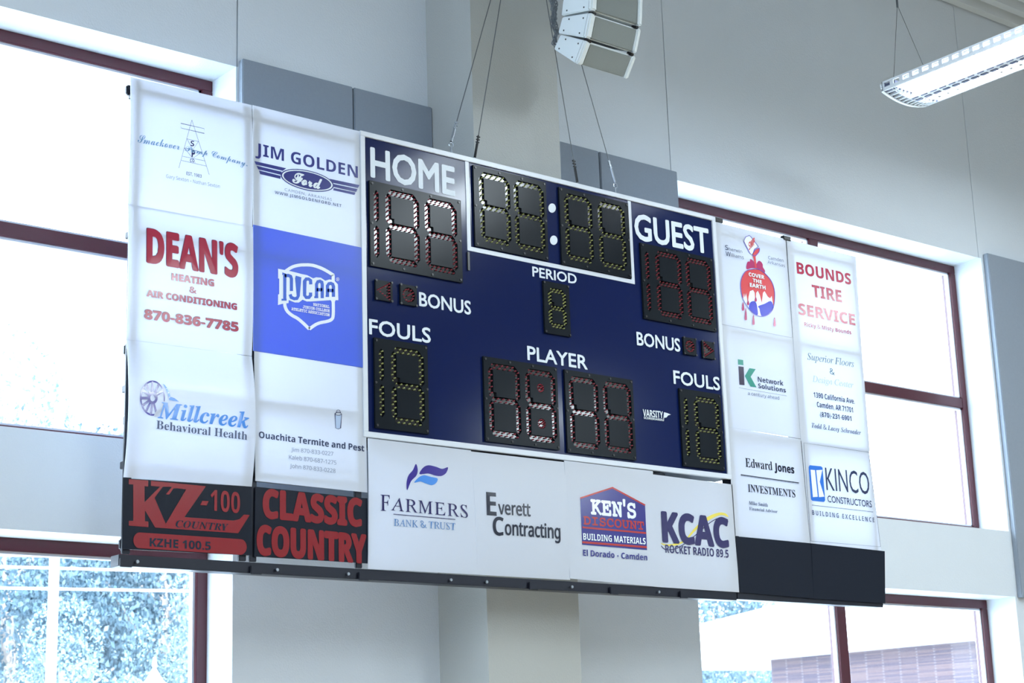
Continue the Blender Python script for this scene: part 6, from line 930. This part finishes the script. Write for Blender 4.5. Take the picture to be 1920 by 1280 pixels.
f.text('Jim 870-833-0227', 'sans', PALEI, (1302, 824), (1618, 858), (1302, 794)); f.text('Kaleb 870-687-1275', 'sans', PALEI, (1285, 882), (1640, 925), (1285, 851)); f.text('John 870-833-0228', 'sans', PALEI, (1292, 947), (1633, 986), (1292, 917))
# B4
f = sign('black sign with two lines of tall red capitals, beside the KZ sign', (479, 912), (689, 934), (690, 1056), (477, 1043), c4, SHEET_BLACK, dy=-.003)
f.text('CLASSIC', 'sansb', kr, (1097, 436), (1830, 503), (1097, 232), fat=.05); f.text('COUNTRY', 'sansb', kr, (1052, 712), (1862, 778), (1052, 502), fat=.05)
# C1
f = sign('white sign with a purple and blue leaf emblem, left end of the bottom row', (690, 821), (883, 844), (895, 1077), (690, 1066), (680, 800, 4), bow=.008, dy=.004)
f.polys('leaf_emblem', ink('emblem_purple', (0.035, 0.02, 0.24)), [smooth_loop([(398, 278), (412, 320), (402, 365), (362, 408), (333, 475), (328, 420), (342, 365), (375, 325)], 4),
    smooth_loop([(425, 354), (450, 308), (490, 288), (545, 298), (595, 315), (638, 303), (625, 345), (590, 368), (545, 366), (490, 350)], 4)])
f.poly('leaf_emblem', SKYI, smooth_loop([(385, 418), (420, 378), (460, 363), (510, 375), (560, 388), (548, 422), (515, 437), (470, 424), (430, 410)], 4))
f.text('F', 'serifi', PURPI, (133, 628), (203, 633), (133, 508), slant=-.25); f.text('ARMERS', 'serifi', PURPI, (210, 625), (787, 682), (210, 529), slant=-.25, space=1.12)
f.strokes('rule', PURPI, [[(228, 655), (692, 694)]], 5); f.text('BANK & TRUST', 'serifi', ink('steel_blue', (0.10, 0.22, 0.46)), (232, 742), (693, 774), (232, 690), slant=-.25)
# C2
f = sign('white sign with plain black two-line lettering and oversized first capitals', (883, 846), (1059, 866), (1069, 1087), (895, 1077), (680, 800, 4), bow=.010)
f.text('E', 'sansb', BLACKI, (930, 662), (1004, 668), (920, 487)); f.text('verett', 'sans', BLACKI, (1018, 653), (1257, 670), (1018, 556), fat=.03)
f.text('C', 'sansb', BLACKI, (975, 812), (1058, 818), (975, 672)); f.text('ontracting', 'sans', BLACKI, (1068, 808), (1480, 838), (1068, 705), fat=.03)
# C3
f = sign('white sign with a purple house shape under a red roof line', (1058, 863), (1224, 883), (1233, 1100), (1069, 1084), (1040, 840, 4.2675), dy=.004)
hp = ink('house_purple', (0.025, 0.022, 0.20), .14)
f.poly('house_shape', hp, [(203, 402), (460, 322), (722, 458), (738, 815), (219, 772)])
f.strokes('roof_line', BREDI, [[(203, 400), (461, 316), (722, 456)]], 12)
f.text("KEN'S", 'slab', WHITEI, (292, 525), (647, 558), (288, 412), fat=.05); f.text('DISCOUNT', 'slab', BREDI, (232, 608), (712, 652), (230, 545), fat=.04)
f.polys('stripe', BREDI, [[(220, 626), (729, 672), (729, 686), (220, 640)], [(219, 744), (734, 784), (735, 800), (219, 760)]])
f.text('BUILDING MATERIALS', 'sansb', WHITEI, (226, 732), (725, 770), (226, 680)); f.text('El Dorado \u2022 Camden', 'sansb', hp, (225, 860), (738, 898), (225, 812))
# C4
f = sign('white sign with huge dark capitals and yellow swoosh, right end of bottom row', (1224, 889), (1373, 908), (1386, 1110), (1233, 1100), (1200, 940, 9.6))
yl = ink('yellow', (0.75, 0.62, 0.10))
f.polys('swoosh', yl, [smooth_loop([(365, 745), (480, 770), (640, 750), (800, 690), (960, 500), (1090, 370), (1240, 260), (1420, 198), (1540, 215), (1590, 280), (1500, 245), (1400, 255), (1240, 335), (1100, 430), (960, 560), (840, 690), (700, 775), (560, 800), (440, 790)], 3)])
f.strokes('swoosh_line', PURPI, [smooth_loop([(380, 795), (450, 860), (620, 855), (800, 760), (1000, 600), (1250, 385), (1400, 300), (1480, 285), (1580, 330)], 4, False)], 14)
f.text('KCAC', 'sansb', PURPI, (415, 712), (1598, 820), (402, 195), fat=.045); f.text('ROCKET RADIO 89.5', 'sansb', PURPI, (455, 920), (1592, 1012), (455, 775), fat=.0)
# D1
f = sign('white sign with a paint can pouring red paint over a globe, beside GUEST', (1341, 416), (1473, 448), (1486, 633), (1351, 607), (1350, 430, 6.74))
pr = ink('paint_red', (0.62, 0.05, 0.06), .2); lb = ink('outline_indigo', (0.12, 0.08, 0.42)); oc = ink('ocean_blue', (0.02, 0.03, 0.50), .2); pk = ink('drip_rose', (0.42, 0.03, 0.13))
globe = smooth_loop([(400, 505), (320, 530), (270, 610), (255, 710), (275, 850), (330, 960), (420, 1065), (520, 1100), (610, 1075), (665, 1000), (685, 880), (680, 760), (640, 650), (560, 555), (480, 505)], 4)
f.poly('globe', WHITEI, globe)
f.polys('ocean', oc, [smooth_loop([(375, 930), (420, 905), (455, 930), (470, 1000), (475, 1080), (430, 1065), (365, 1000)], 3), smooth_loop([(480, 970), (560, 940), (640, 905), (670, 985), (610, 1070), (530, 1100), (505, 1050), (495, 1000)], 3)])
f.poly('paint_cover', pr, smooth_loop([(400, 505), (320, 530), (270, 610), (255, 710), (272, 850)], 3, False)+[(290, 880), (300, 800), (312, 860), (325, 800), (340, 870), (350, 950), (358, 850), (375, 780), (415, 765), (435, 800), (446, 915), (455, 800), (475, 775), (500, 830), (525, 930), (540, 800), (560, 780), (600, 850), (630, 870), (650, 840), (675, 990)]
    + smooth_loop([(688, 880), (680, 760), (640, 650), (560, 555), (480, 505)], 3, False))
f.polys('paint_splash', pk, [smooth_loop([(335, 505), (330, 460), (345, 410), (375, 405), (380, 375), (420, 400), (450, 440), (480, 400), (510, 405), (535, 440), (540, 480), (565, 520), (555, 550), (480, 500), (400, 490)], 3)])
f.poly('paint_pour', pr, [(490, 240), (495, 270), (475, 310), (445, 345), (455, 440), (458, 490), (440, 490), (430, 420), (420, 370), (405, 330), (420, 290), (455, 250)])
f.poly('can_body', WHITEI, [(295, 150), (320, 95), (365, 78), (385, 95), (470, 215), (430, 250), (405, 325), (375, 305)])
f.strokes('can_outline', lb, [{'loop': [(295, 150), (320, 95), (365, 78), (385, 95), (480, 220), (430, 250), (405, 325), (370, 300)]}, {'loop': smooth_loop([(490, 238), (440, 262), (405, 325), (440, 330), (485, 290)], 3)}, {'loop': globe}], 8)
f.polys('paint_drip', pk, [smooth_loop([(x, y-h), (x-15, y-20), (x, y), (x+15, y-20)], 4) for x, y, h in ((285, 1028, 110), (320, 1148, 160), (417, 1208, 130), (684, 1228, 120), (350, 960, 60), (446, 915, 60))])
f.text('SWP', 'sans', pr, (360, 262), (435, 190), (335, 168), fat=.03)
for b_, p0, p1, tp in (('COVER', (357, 590), (553, 630), (357, 545)), ('THE', (407, 665), (520, 690), (407, 622)), ('EARTH', (370, 725), (567, 762), (370, 678))): f.text(b_, 'sansb', WHITEI, p0, p1, tp, fat=.03)
f.text('S', 'sans', dki, (58, 258), (95, 264), (58, 200), fat=.02); f.text('herwin', 'sans', dki, (103, 268), (270, 302), (103, 230)); f.text('W', 'sans', dki, (64, 335), (125, 345), (62, 280), fat=.02); f.text('illiams', 'sans', dki, (130, 348), (290, 380), (130, 304))
f.text('Camden', 'sans', GREYI, (598, 378), (792, 418), (598, 338)); f.text('Arkansas', 'sans', GREYI, (590, 432), (808, 482), (590, 394))
# D2
f = sign('white sign with three lines of bold red capitals, top right corner', (1475, 448), (1605, 481), (1616, 656), (1487, 633), (1330, 400, 4.573))
br = ink('tire_red', (0.38, 0.015, 0.05), .16)
for b_, p0, p1, tp, ft in (('BOUNDS', (752, 513), (1215, 612), (748, 418), .02), ('TIRE', (883, 712), (1135, 762), (878, 612), .02), ('SERVICE', (766, 865), (1250, 960), (763, 770), .02), ('Ricky & Misty Bounds', (813, 966), (1215, 1038), (813, 933), 0)):
    f.text(b_, 'sansb', br, p0, p1, tp, fat=ft)
# D3
f = sign('white sign with a green and black k mark, middle of the right block', (1352, 607), (1487, 633), (1501, 822), (1364, 800), (1340, 620, 4.924), dy=-.003)
gr = ink('teal_green', (0.035, 0.26, 0.20))
f.poly('dot_mark', gr, [(212, 262), (262, 270), (264, 318), (214, 312)]); f.poly('i_mark', ink('dark_plum', (0.045, 0.035, 0.07)), [(217, 327), (266, 333), (274, 502), (226, 497)]); f.poly('k_mark', gr, [(318, 345), (376, 354), (330, 425), (384, 522), (328, 515), (276, 418)])
f.text('Network', 'sansb', dki, (397, 470), (633, 508), (397, 424)); f.text('Solutions', 'sansb', dki, (400, 528), (655, 572), (400, 485)); f.strokes('rule', GREYI, [[(220, 525), (662, 602)]], 2.5); f.text('a century ahead', 'sans', GREYI, (303, 591), (593, 637), (303, 560))
# D4
f = sign('white sign with italic lettering above a black address, at the right edge', (1487, 633), (1616, 656), (1631, 846), (1502, 826), (1340, 620, 4.924))
tl_ = ink('slate_teal', (0.08, 0.16, 0.22)); fade = ink('faded_blue', (0.45, 0.55, 0.66))
f.text('Superior Floors', 'serifi', tl_, (855, 265), (1285, 335), (855, 203)); f.text('&', 'serif', tl_, (1062, 395), (1108, 412), (1062, 345)); f.text('Design Center', 'serifi', fade, (900, 468), (1280, 528), (900, 412))
f.text('1390 California Ave.', 'sansb', dki, (912, 613), (1292, 675), (912, 566)); f.text('Camden, AR 71701', 'sansb', dki, (942, 703), (1275, 755), (942, 655)); f.text('(870)-231-6901', 'sansb', dki, (972, 793), (1260, 833), (972, 748))
f.text('Todd & Lacey Schroader', 'serifbi', GREYI, (893, 893), (1348, 962), (893, 850))
# D5
f = sign('white sign with serif lettering over a black double rule, right block, lower inner sign', (1364, 800), (1501, 823), (1519, 1018), (1378, 1004), (1350, 810, 3.764))
f.text('Edward', 'serif', BLACKI, (180, 244), (370, 270), (180, 182), off=0.0); f.text('Jones', 'sansb', BLACKI, (385, 272), (523, 292), (385, 218), fat=.03)
f.strokes('rule', BLACKI, [[(145, 300), (555, 358)]], 6); f.strokes('rule', GREYI, [[(145, 307), (555, 366)]], 2)
f.text('INVESTMENTS', 'serif', BLACKI, (197, 420), (530, 462), (197, 367), off=0.0); f.text('Mike Smith', 'serif', GREYI, (203, 511), (335, 527), (203, 486), off=0.0); f.text('Financial Advisor', 'serif', GREYI, (204, 549), (403, 571), (204, 527), off=0.0)
# D6
f = sign('white sign with a blue rounded K badge and thin capitals inside a fine border', (1503, 826), (1629, 846), (1652, 1032), (1520, 1018), (1350, 810, 3.764), dy=.003)
f.strokes('border_line', GREYI, [{'loop': [(590, 75), (1050, 142), (1132, 808), (641, 768)]}], 2)
kb = ink('badge_blue', (0.03, 0.16, 0.62))
f.poly('badge', kb, [(632, 233), (712, 241), (722, 250), (741, 480), (733, 492), (650, 484), (641, 474), (624, 245)]); f.polys('badge_mark', WHITEI, [[(637, 265), (668, 268), (688, 456), (654, 458)], [(677, 268), (720, 266), (702, 350), (734, 455), (697, 458)]])
f.text('KINCO', 'gill', dki, (750, 408), (1057, 440), (740, 250)); f.text('CONSTRUCTORS', 'gill', dki, (758, 493), (1070, 531), (757, 447), fat=.012); f.strokes('rule', GREYI, [[(645, 514), (1078, 563)]], 3)
f.text('BUILDING EXCELLENCE', 'sansb', GREYI, (648, 583), (1087, 636), (648, 550), space=1.5)
# D7, D8
sign('blank black sign at the bottom right, next to the yellow swoosh sign', (1378, 1005), (1520, 1018), (1526, 1122), (1387, 1110), (0, 0, 1), SHEET_BLACK)
sign('blank black sign at the lower right corner of the board', (1521, 1018), (1659, 1033), (1660, 1131), (1526, 1122), (0, 0, 1), SHEET_BLACK)

# ------------------------------------------------------------------ hanging loudspeakers
SPX = 7.25
LA = prop(empty('loudspeaker_array', (SPX+.25, 8.1, Z(4.58))), 'white hanging line array of loudspeaker cabinets with grey grilles', 'loudspeaker')
def cabinet(rb, fb, ft, rt):
    P = [at_x(*p, SPX)[1:] for p in (rb, fb, ft, rt)]
    Wd = 0.455
    m = MB(); m.prism_x(P, SPX, SPX+Wd)
    cb = m.build('cabinet', SPK, LA, bevel=.006)
    a = Vector((0, P[1][0], P[1][1])); b = Vector((0, P[2][0], P[2][1])); n = Vector((0, (b-a).z, -(b-a).y)).normalized()
    if n.y > 0: n = -n
    u = (b-a).normalized()
    def slab(x0, x1, s0, s1, d0, d1, name, mt, bev=0):
        q = [a+u*s0+n*d0, a+u*s1+n*d0, a+u*s1+n*d1, a+u*s0+n*d1]
        return MB().prism_x([(v.y, v.z) for v in q], x0, x1).build(name, mt, cb, bevel=bev)
    Ls = (b-a).length
    slab(SPX, SPX+.05, .0, Ls, -.01, .028, 'side_cheek', SPK, .01); slab(SPX+Wd-.035, SPX+Wd, .0, Ls, -.01, .028, 'side_cheek', SPK, .008)
    slab(SPX+.052, SPX+Wd-.037, .004, Ls-.012, .0, .016, 'grille', GRILLE, .004)
    slab(SPX+.02, SPX+.055, Ls-.006, Ls+.014, -.03, .02, 'rigging_pin', SCREW, .004); slab(SPX+Wd-.05, SPX+Wd-.02, Ls-.006, Ls+.014, -.03, .02, 'rigging_pin', SCREW, .004)
    sc_ = MB(); mid = [Vector((0, P[k][0], P[k][1])) for k in range(4)]
    for wv in ((.15, .82), (.80, .85), (.2, .2), (.82, .3)):
        q = (mid[0]*(1-wv[1])+mid[1]*wv[1])*(1-wv[0])+(mid[3]*(1-wv[1])+mid[2]*wv[1])*wv[0]
        sc_.tube((SPX-.002, q.y, q.z), (SPX+.004, q.y, q.z), .006)
    o = sc_.build('screw', SCREW, cb); o['kind'] = 'stuff'
    return cb
cabinet((1038, 92), (1078, 118), (1094, 75), (1050, 65))
cabinet((1046, 62), (1094, 70), (1103, 24), (1054, 32))
cabinet((1052, 29), (1104, 19), (1106, -32), (1056, -4))
cabinet((1055, -8), (1107, -36), (1107, -90), (1055, -50))
def chain(p0, p1, n, seed):
    rnd = random.Random(seed); m = MB(); p0 = Vector(p0); p1 = Vector(p1); d = (p1-p0)/n
    for k in range(n):
        c_ = p0+d*(k+.5)+Vector((math.sin(k*.7+seed)*.012, rnd.uniform(-.006, .006), 0)); u = d.normalized(); s_ = Vector((1, 0, 0)) if k % 2 else Vector((0, 1, 0))
        ring = [c_+u*(d.length*.72*math.cos(t))+s_*(.013*math.sin(t)) for t in [2*math.pi*q/8 for q in range(8)]]
        for q in range(8): m.tube(ring[q], ring[(q+1) % 8], .0045, 4)
    return m
t = prop(empty('hoist_chain', (7.15, 8.36, Z(4.8))), 'silver hoist chains hanging behind the white loudspeakers', 'chain')
for k, (a, b) in enumerate([((1031, -60), (1041, 84)), ((1037, -60), (1044, 84)), ((1034, -60), (1040, 60))]):
    pa, pb = at_y(*a, 8.38), at_y(*b, 8.38)
    chain((pa[0], 8.38+.02*k, Z(7.0)), (pa[0], 8.38+.02*k, pa[2]), 40, k).build('chain_strand', STEEL, t)
    chain(pa, pb, 30, k+3).build('chain_strand', STEEL, t)
hb = MB().tube((SPX+.2, 8.15, Z(5.3)), (SPX+.2, 8.15, Z(7.0)), .01); hb.build('hanger_rod', STEEL, LA)

# ------------------------------------------------------------------ pendant strip light
FX0, FX1, FY1, FZ = 10.09, 10.62, 7.82, Z(4.98); FL = 2.44; FY0 = FY1-FL
PL = prop(empty('pendant_light', ((FX0+FX1)/2, (FY0+FY1)/2, FZ)), 'glowing white louvered strip light hanging at the upper right', 'light')
def zc(x):                                    # curved underside
    u = (x-(FX0+FX1)/2)/((FX1-FX0)/2); return FZ-.045*(1-u*u)
xs = [FX0+(FX1-FX0)*k/12 for k in range(13)]
for y in (FY1-.006, FY0):
    m = MB()
    loop = [(x, zc(x)) for x in xs]+[(FX1, FZ+.07), (FX0, FZ+.07)]
    m.plate([loop], y, y+.006); m.build('end_plate', LAMPEND, PL)
m = MB()
for k in range(1, 12):
    x = xs[k]; m.box(x-.004, x+.004, FY1, FY1+.012, zc(x), FZ+.02)
for k in range(12):
    m.add([(xs[k], FY1+.012, zc(xs[k])-.006), (xs[k+1], FY1+.012, zc(xs[k+1])-.006), (xs[k+1], FY1+.012, zc(xs[k+1])+.006), (xs[k], FY1+.012, zc(xs[k])+.006),
           (xs[k], FY1-.01, zc(xs[k])-.006), (xs[k+1], FY1-.01, zc(xs[k+1])-.006), (xs[k+1], FY1-.01, zc(xs[k+1])+.006), (xs[k], FY1-.01, zc(xs[k])+.006)],
          [(0, 1, 2, 3), (4, 7, 6, 5), (0, 4, 5, 1), (3, 2, 6, 7)])
m.build('end_grid', LAMPBODY, PL)
MB().box(FX0+.06, FX1-.06, FY0, FY1-.12, FZ+.05, FZ+.075).build('reflector', LAMPBODY, PL)
MB().box(FX0+.012, FX1-.012, FY1-.115, FY1-.006, FZ-.004, FZ+.05).build('dark_cell_backing', LAMPEND, PL)  # dark slab puts the shade of the unlit end cells into colour
m = MB()
for k in range(1, 12): m.box(xs[k]-.005, xs[k]+.005, FY1-.115, FY1-.002, zc(xs[k]), FZ-.004)
for k in range(12):
    for y in (FY1-.115, FY1-.010): m.add([(xs[k], y, zc(xs[k])-.004), (xs[k+1], y, zc(xs[k+1])-.004), (xs[k+1], y+.010, zc(xs[k+1])-.004), (xs[k], y+.010, zc(xs[k])-.004)], [(0, 1, 2, 3)])
m.build('end_louver', LAMPBODY, PL)
m = MB()
for k in range(26):
    for x_, w_e in (((FX0+FX1)/2+.0, .014), ((FX0+FX1)/2-.05, .005)): m.box(x_-w_e, x_+w_e, FY1-.16-k*.085, FY1-.16-k*.085+.055, FZ-.056, FZ-.0505)
o = m.build('spine_slot', LAMPEND, PL); o['kind'] = 'stuff'
MB().box((FX0+FX1)/2-.06, (FX0+FX1)/2+.02, FY0, FY1-.12, FZ-.05, FZ+.05).build('spine', LAMPBODY, PL)
for x in (FX0, FX1-.012):
    n = 27; st = FL/n; m = MB(); m.box(x, x+.012, FY0, FY1, FZ+.055, FZ+.07); m.box(x, x+.012, FY0, FY1, FZ-.005, FZ+.022)
    for k in range(n+1): m.box(x, x+.012, FY0+k*st-.016, FY0+k*st+.016, FZ+.02, FZ+.057)
    m.build('slotted_rail', LAMPBODY, PL)
m = MB()
for k in range(1, 30):
    y = FY0+FL*k/30
    for a, b in ((0, 6), (6, 12)): m.plate([[(x, zc(x)) for x in xs[a:b+1]]+[(xs[b], FZ+.0), (xs[a], FZ+.0)]], y-.002, y+.002)
o = m.build('louver_blade', LAMPBODY, PL); o['kind'] = 'stuff'
for x in (FX0+.09, FX0+.19, FX1-.19, FX1-.09):
    MB().tube((x, FY0+.03, FZ+.025), (x, FY1-.12, FZ+.025), .022, 10).build('lamp_tube', LAMP, PL)
for y in (FY1-.10, FY0+.3):
    m = MB(); top = ((FX0+FX1)/2-.12, y, FZ+.70)
    m.tube((FX0+.02, y, FZ+.07), top, .0022, 5); m.tube((FX1-.02, y, FZ+.07), top, .0022, 5); m.tube(top, (top[0], y, Z(7.0)), .0022, 5)
    m.tube((top[0], y, top[2]-.02), (top[0], y, top[2]+.05), .009, 6); m.build('hanging_wire', CABLE, PL)

# ------------------------------------------------------------------ outside
GZ = -2.6+EYE
struct(MB().box(-60, 160, YO+1, 160, GZ-.3, GZ).build('ground', BOUNCE_GROUND))
rnd = np.random.default_rng(7)
def crown_mesh(name, n, m, clumps=26):
    cc = rnd.normal(0, 1, (clumps, 3)); cc /= np.linalg.norm(cc, axis=1)[:, None]; cc *= (rnd.uniform(.25, 1, (clumps, 1)))**.5
    cr = rnd.uniform(.18, .36, clumps); k = rnd.integers(0, clumps, n)
    d = rnd.normal(0, 1, (n, 3)); d /= np.linalg.norm(d, axis=1)[:, None]
    p = cc[k]*.78 + d*(cr[k]*rnd.uniform(.6, 1, n)**.4)[:, None]
    s = rnd.uniform(.008, .021, n); a = rnd.normal(0, 1, (n, 3)); a /= np.linalg.norm(a, axis=1)[:, None]
    b = np.cross(a, rnd.normal(0, 1, (n, 3))); b /= np.linalg.norm(b, axis=1)[:, None]
    v = np.stack([p-a*s[:, None], p-b*s[:, None]*.6, p+a*s[:, None], p+b*s[:, None]*.6], 1).reshape(-1, 3)
    me = bpy.data.meshes.new(name); me.from_pydata(v.tolist(), [], np.arange(4*n).reshape(-1, 4).tolist()); me.materials.append(m); return me
CR = [crown_mesh('crown', 26000, LEAF), crown_mesh('crown', 26000, LEAF2), crown_mesh('crown', 26000, LEAF)]
TL = []
for k, (X, Y, h, r, c_) in enumerate([(13.2, 31, 10.0, 3.0, 0), (15.3, 27.0, 6.4, 2.0, 1), (17.4, 33, 11.2, 3.2, 2), (19.8, 36, 9.6, 3.2, 0), (16.2, 38, 12.6, 3.8, 1), (21.0, 42, 13, 4.2, 2), (12.4, 26.5, 5.4, 2.0, 1),
                                      (18.7, 30.5, 5.2, 1.9, 1), (24.0, 46, 12.5, 4.4, 0), (13.6, 24.5, 4.2, 1.7, 0), (48, 49, 14.5, 4.4, 0), (57, 54, 12, 4.4, 1), (66, 58, 12, 4.2, 2), (41, 40.5, 6.0, 2.6, 2), (46, 42.5, 5.2, 2.4, 1)]):
    side = 'left' if X < 30 else 'right'
    t = empty('tree', (X, Y, GZ))
    TL.append((t, X, Y, h, r, side))
    tm = MB(); tm.tube((X, Y, GZ), (X+.2, Y, GZ+h*.45), .22, 8, .15); tm.tube((X+.2, Y, GZ+h*.45), (X-.1, Y, GZ+h*.85), .15, 8, .05)
    for q in range(4):
        an = q*1.7+k; zz = GZ+h*(.35+.1*q); tm.tube((X+.15, Y, zz), (X+.15+math.cos(an)*r*.7, Y+math.sin(an)*r*.7, zz+h*.15), .07, 6, .02)
    tm.build('trunk', BARK, t)
    co = bpy.data.objects.new('crown', CR[c_]); C.objects.link(co); co.parent = t; co.location = (0, 0, h*.60); co.scale = (r, r, h*.44); co.rotation_euler = (0, 0, k*1.3); co['kind'] = 'stuff'
LBL = ['tall tree left of the utility pole, outside the lower left window', 'low pale tree right behind the utility pole', 'tall haze-tinted tree filling the middle of the lower left window',
       'tall tree at the right side of the lower left window, partly behind the sign frame', 'tallest tree of the wood, its top showing in the upper left window', 'tall far tree seen between the nearer crowns, right part of the left window',
       'low pale bush-like tree at the bottom left corner of the picture', 'low pale tree above the white cupola', 'farthest tree, behind the right jamb of the lower left window', 'lowest tree, at the left bottom edge of the left window',
       'leafy tree above the left slope of the white roof, lower right window', 'leafy tree hidden mostly by the white roof', 'leafy tree farthest right behind the white roof', 'small tree below the white roof edge, bottom of the lower right window', 'small pale tree beside the brick wall, under the white roof']
for (t, X, Y, h, r, side), lb in zip(TL, LBL):
    prop(t, lb, 'tree', 'trees outside the right window' if side == 'right' else 'trees outside the left windows')
p0 = at_y(94, 1285, 22); p1 = at_y(104, 1000, 22)
t = prop(empty('utility_pole', (p0[0], 22, GZ)), 'pale utility pole outside the lower left window', 'pole')
MB().tube((p0[0], 22, GZ), (p1[0], 22, Z(5.2)), .075, 12, .065).build('pole', POLEM, t)
MB().box(p0[0]-.9, p0[0]+.9, 21.9, 22.1, Z(4.6), Z(4.72)).build('crossarm', POLEM, t)
for k, (a, b) in enumerate((((0, 1040), (370, 1048)), ((0, 1062), (370, 1072)), ((0, 1102), (370, 1108)))):
    A = Vector(at_y(*a, 21.7)); B = Vector(at_y(*b, 21.7)); d = B-A
    o = MB().tube(A-d*1.5, B+d*1.5, .018, 5).build('overhead_wire', ROOFW)
    prop(o, ['pale overhead wire crossing the lower left window, highest of three', 'pale overhead wire crossing the lower left window, middle one', 'pale overhead wire crossing the lower left window, lowest of three'][k], 'wire', 'overhead wires outside')
# cupola
q = at_y(290, 1232, 20); t = prop(empty('cupola', (q[0], 20, GZ)), 'white pointed roof cupola at the foot of the lower left window', 'roof')
m = MB(); prof = [(.02, 0), (.035, -.10), (.02, -.13), (.08, -.22), (.14, -.30), (.36, -.42), (.62, -.62), (.66, -.66)]; n = 12
for i in range(len(prof)-1):
    m.tube((q[0], 20, q[2]+prof[i+1][1]), (q[0], 20, q[2]+prof[i][1]), prof[i+1][0]*.9, n, prof[i][0]*.9)
m.build('pointed_roof', ROOFW, t); MB().tube((q[0], 20, GZ), (q[0], 20, q[2]-.66), .4, 12).build('drum', ROOFW, t)
# brick building with white roof
BL = prop(empty('brick_building', (34, 30, GZ)), 'low red brick building with a white metal roof outside the lower right window', 'building')
A = at_y(1445, 1237, 34); B = at_x(1826, 1200, A[0]+1.0); Bt = at_y(1826, 1200, 27.5)
ax, ay, az = A; bx, by, bz = Bt
dz = max(az, bz)
def quadwall(name, p, q, z0, z1, th, mt, par):
    d = Vector((q[0]-p[0], q[1]-p[1], 0)).normalized(); nn = Vector((-d.y, d.x, 0))*th
    vs = [(p[0], p[1], z0), (q[0], q[1], z0), (q[0]+nn.x, q[1]+nn.y, z0), (p[0]+nn.x, p[1]+nn.y, z0)]; vs += [(x, y, z1) for x, y, _ in vs]
    return MB().add(vs, [(0, 1, 2, 3), (4, 7, 6, 5), (0, 4, 5, 1), (1, 5, 6, 2), (2, 6, 7, 3), (3, 7, 4, 0)]).build(name, mt, par)
quadwall('brick_wall', (ax, ay), (bx, by), GZ, (az+bz)/2, 6.0, BRICK, BL)
eL = at_y(1312, 1256, 34.5); rT = at_y(1500, 1108, 40); eT = at_y(1311, 1186, 34.5)
zf0 = eL[2]; zf1 = eT[2]
dv = Vector((bx-ax, by-ay, 0)).normalized(); nv = Vector((-dv.y, dv.x, 0))
P0 = Vector((ax, ay, 0))-dv*4.4; P1 = Vector((bx, by, 0))+dv*14
rz0 = (az+bz)/2; m = MB()
a0 = P0-nv*.5; a1 = P1-nv*.5; b0 = P0+nv*7+dv*2.0; b1 = P1+nv*7
vs = [(a0.x, a0.y, rz0), (a1.x, a1.y, rz0), (b1.x, b1.y, rz0), (b0.x, b0.y, rz0), (a0.x, a0.y, rz0+.9), (a1.x, a1.y, rz0+.9), (b1.x, b1.y, rz0+2.6), (b0.x, b0.y, rz0+2.6)]
m.add(vs, [(0, 3, 2, 1), (4, 5, 6, 7), (0, 1, 5, 4), (1, 2, 6, 5), (2, 3, 7, 6), (3, 0, 4, 7)]); m.build('roof', ROOFW, BL)
